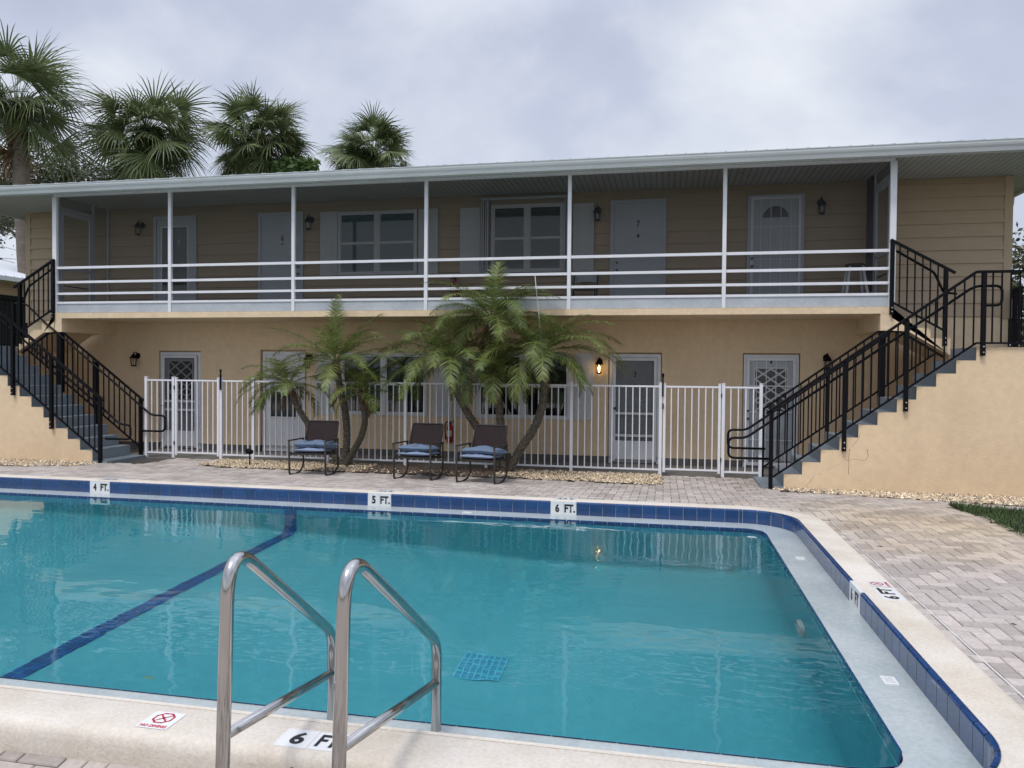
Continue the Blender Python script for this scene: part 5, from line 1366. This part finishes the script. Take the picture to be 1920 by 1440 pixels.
# ------------------------------------------------------------------ leafy trees
def leafy(name, label, cat, base, blobs, m, seed, n=7000, ls=.11, trunk=.22, group=None):
    rr = random.Random(seed); t = thing(name, label, cat, base, group)
    mb = MB(); c0 = Vector(blobs[0][:3]); fork = Vector(base).lerp(c0, .45)
    mb.tube(spline([base, tuple(Vector(base).lerp(c0, .25)+Vector((.15,0,0))), tuple(fork)], 5), [trunk*(1-.035*i) for i in range(11)], 10)
    for b in blobs:
        if b[0] < base[0]-1.2: continue
        q = Vector(b[:3]); mb.tube(spline([tuple(fork), tuple(fork.lerp(q, .5)+Vector((rr.uniform(-.4,.4), rr.uniform(-.4,.4), .2))), tuple(q)], 5), [trunk*.5*(1-.085*i) for i in range(11)], 6)
    mb.build('trunk', M['trunkb'], t)
    mb = MB(); tot = sum(b[3]**2 for b in blobs)
    for b in blobs:
        nb = int(n*b[3]**2/tot); ncl = max(6, nb//28)
        for _ in range(ncl):
            while True:
                v = Vector((rr.uniform(-1,1), rr.uniform(-1,1), rr.uniform(-1,1)))
                if .25 < v.length < 1: break
            c = Vector(b[:3])+Vector((v.x*b[3], v.y*b[3], v.z*b[3]*.72)); k = rr.random(); cr_ = b[3]*.16+.1
            for _ in range(28):
                q = c+Vector((rr.gauss(0,cr_), rr.gauss(0,cr_), rr.gauss(0,cr_*.7)))
                a1 = Vector((rr.uniform(-1,1), rr.uniform(-1,1), rr.uniform(-.6,.6))).normalized()*ls*rr.uniform(.6,1.2); a2 = a1.cross(Vector((rr.uniform(-1,1), rr.uniform(-1,1), rr.uniform(-1,1)))).normalized()*a1.length*.42
                mb.add([tuple(q-a1), tuple(q-a2), tuple(q+a1), tuple(q+a2)], [(0,1,2,3)], min(1, max(0, k*.6+rr.random()*.4)))
    mb.build('crown', m, t)
def blob(u_, v_, y, r): p = PX(u_, v_, y); return (p[0], p[1], p[2], r)
b0 = PX(110, 640, 30)
leafy('oak_tree', 'dark broad oak spreading behind the roof and the two left palms', 'tree', (b0[0], 30, -.3), [blob(90,350,30,2.0), blob(10,360,29,2.2), blob(180,352,31,1.9), blob(250,365,31,1.6), blob(-60,380,28,2.4), blob(20,395,26,1.1), blob(120,330,30.5,1.1), blob(-20,385,27,1.2)], M['oak'], 41, n=15000, ls=.12, trunk=.35)
b1 = PX(540, 640, 20.5)
leafy('umbrella_tree', 'bright green broad-leaved shrub top poking over the roof under the third palm', 'shrub', (b1[0], 24.9, -.3), [blob(545,314,25,.36), blob(574,310,25,.24), blob(520,320,25,.22)], M['schef'], 42, n=900, ls=.17, trunk=.1)
leafy('broadleaf_tree', 'green and russet tree beyond the right end of the building', 'tree', (13.6, 26, -.3), [blob(1935,540,26,1.5), blob(1960,500,26,1.4), blob(1990,620,25,2.0), blob(1915,600,27,1.3), blob(1925,660,26,1.4), blob(2060,560,27,2.4)], M['bush'], 43, n=9000, ls=.11, trunk=.25)

# ------------------------------------------------------------------ neighbouring house on the left
nb = thing('neighbor_house', 'low tan house with a white metal roof beyond the left end of the porch', 'house', (-24, 22, -.3))
HX = -20.1
mb = MB(); mb.box(-30, HX, 14.5, 30, -.3, 4.35); mb.build('wall', M['siding'], nb)
mb = MB(); mb.add([(HX+.55,14.0,4.42),(HX+.55,30.5,4.42),(-24.6,30.5,5.62),(-24.6,14.0,5.62),(-30.5,14,4.42),(-30.5,30.5,4.42)], [(0,1,2,3),(3,2,5,4),(0,3,4)], .5)
y = 14.2
while y < 30.4:
    mb.add([(HX+.55,y-.02,4.42),(HX+.55,y+.02,4.42),(HX+.55,y+.012,4.46),(HX+.55,y-.012,4.46),(-24.6,y-.02,5.62),(-24.6,y+.02,5.62),(-24.6,y+.012,5.66),(-24.6,y-.012,5.66)], [(0,1,2,3),(1,5,6,2),(3,2,6,7),(0,3,7,4)], .5); y += .3
mb.build('roof', M['whiteroof'], nb)
B('eave', M['gutterw'], nb, (HX+.001, HX+.54, 14.0, 30.5, 4.30, 4.349), (HX+.545, HX+.60, 14.0, 30.5, 4.28, 4.41))
wn = B('window', M['darkroom'], nb, (HX+.001, HX+.02, 17.5, 21.5, 2.2, 3.9)); B('window_frame', M['white'], wn, (HX+.021, HX+.05, 19.4, 19.5, 2.2, 3.9))
# utility lines between off-frame poles
for i, (va, vb) in enumerate(((434,450), (461,474), (484,487), (486,498), (501,506))):
    a = Vector(PX(-160, va-(vb-va)*160/48, 40)); b = Vector(PX(330, vb+(vb-va)*282/48, 40)); mb = MB(); P = []
    for k in range(13): f = k/12; q = a.lerp(b, f); q.z -= .15*math.sin(PI*f)*0; P.append(q)
    mb.tube(P, .014, 5)
    tag(mb.build('utility_wire', M['wire']), ['topmost thin utility wire crossing the sky left of the building', 'second utility wire from the top, left of the building', 'third utility wire, nearly level, left of the building', 'fourth utility wire, slanting down toward the building', 'lowest utility wire just above the white roof'][i], 'wire', 'utility wires at the left')
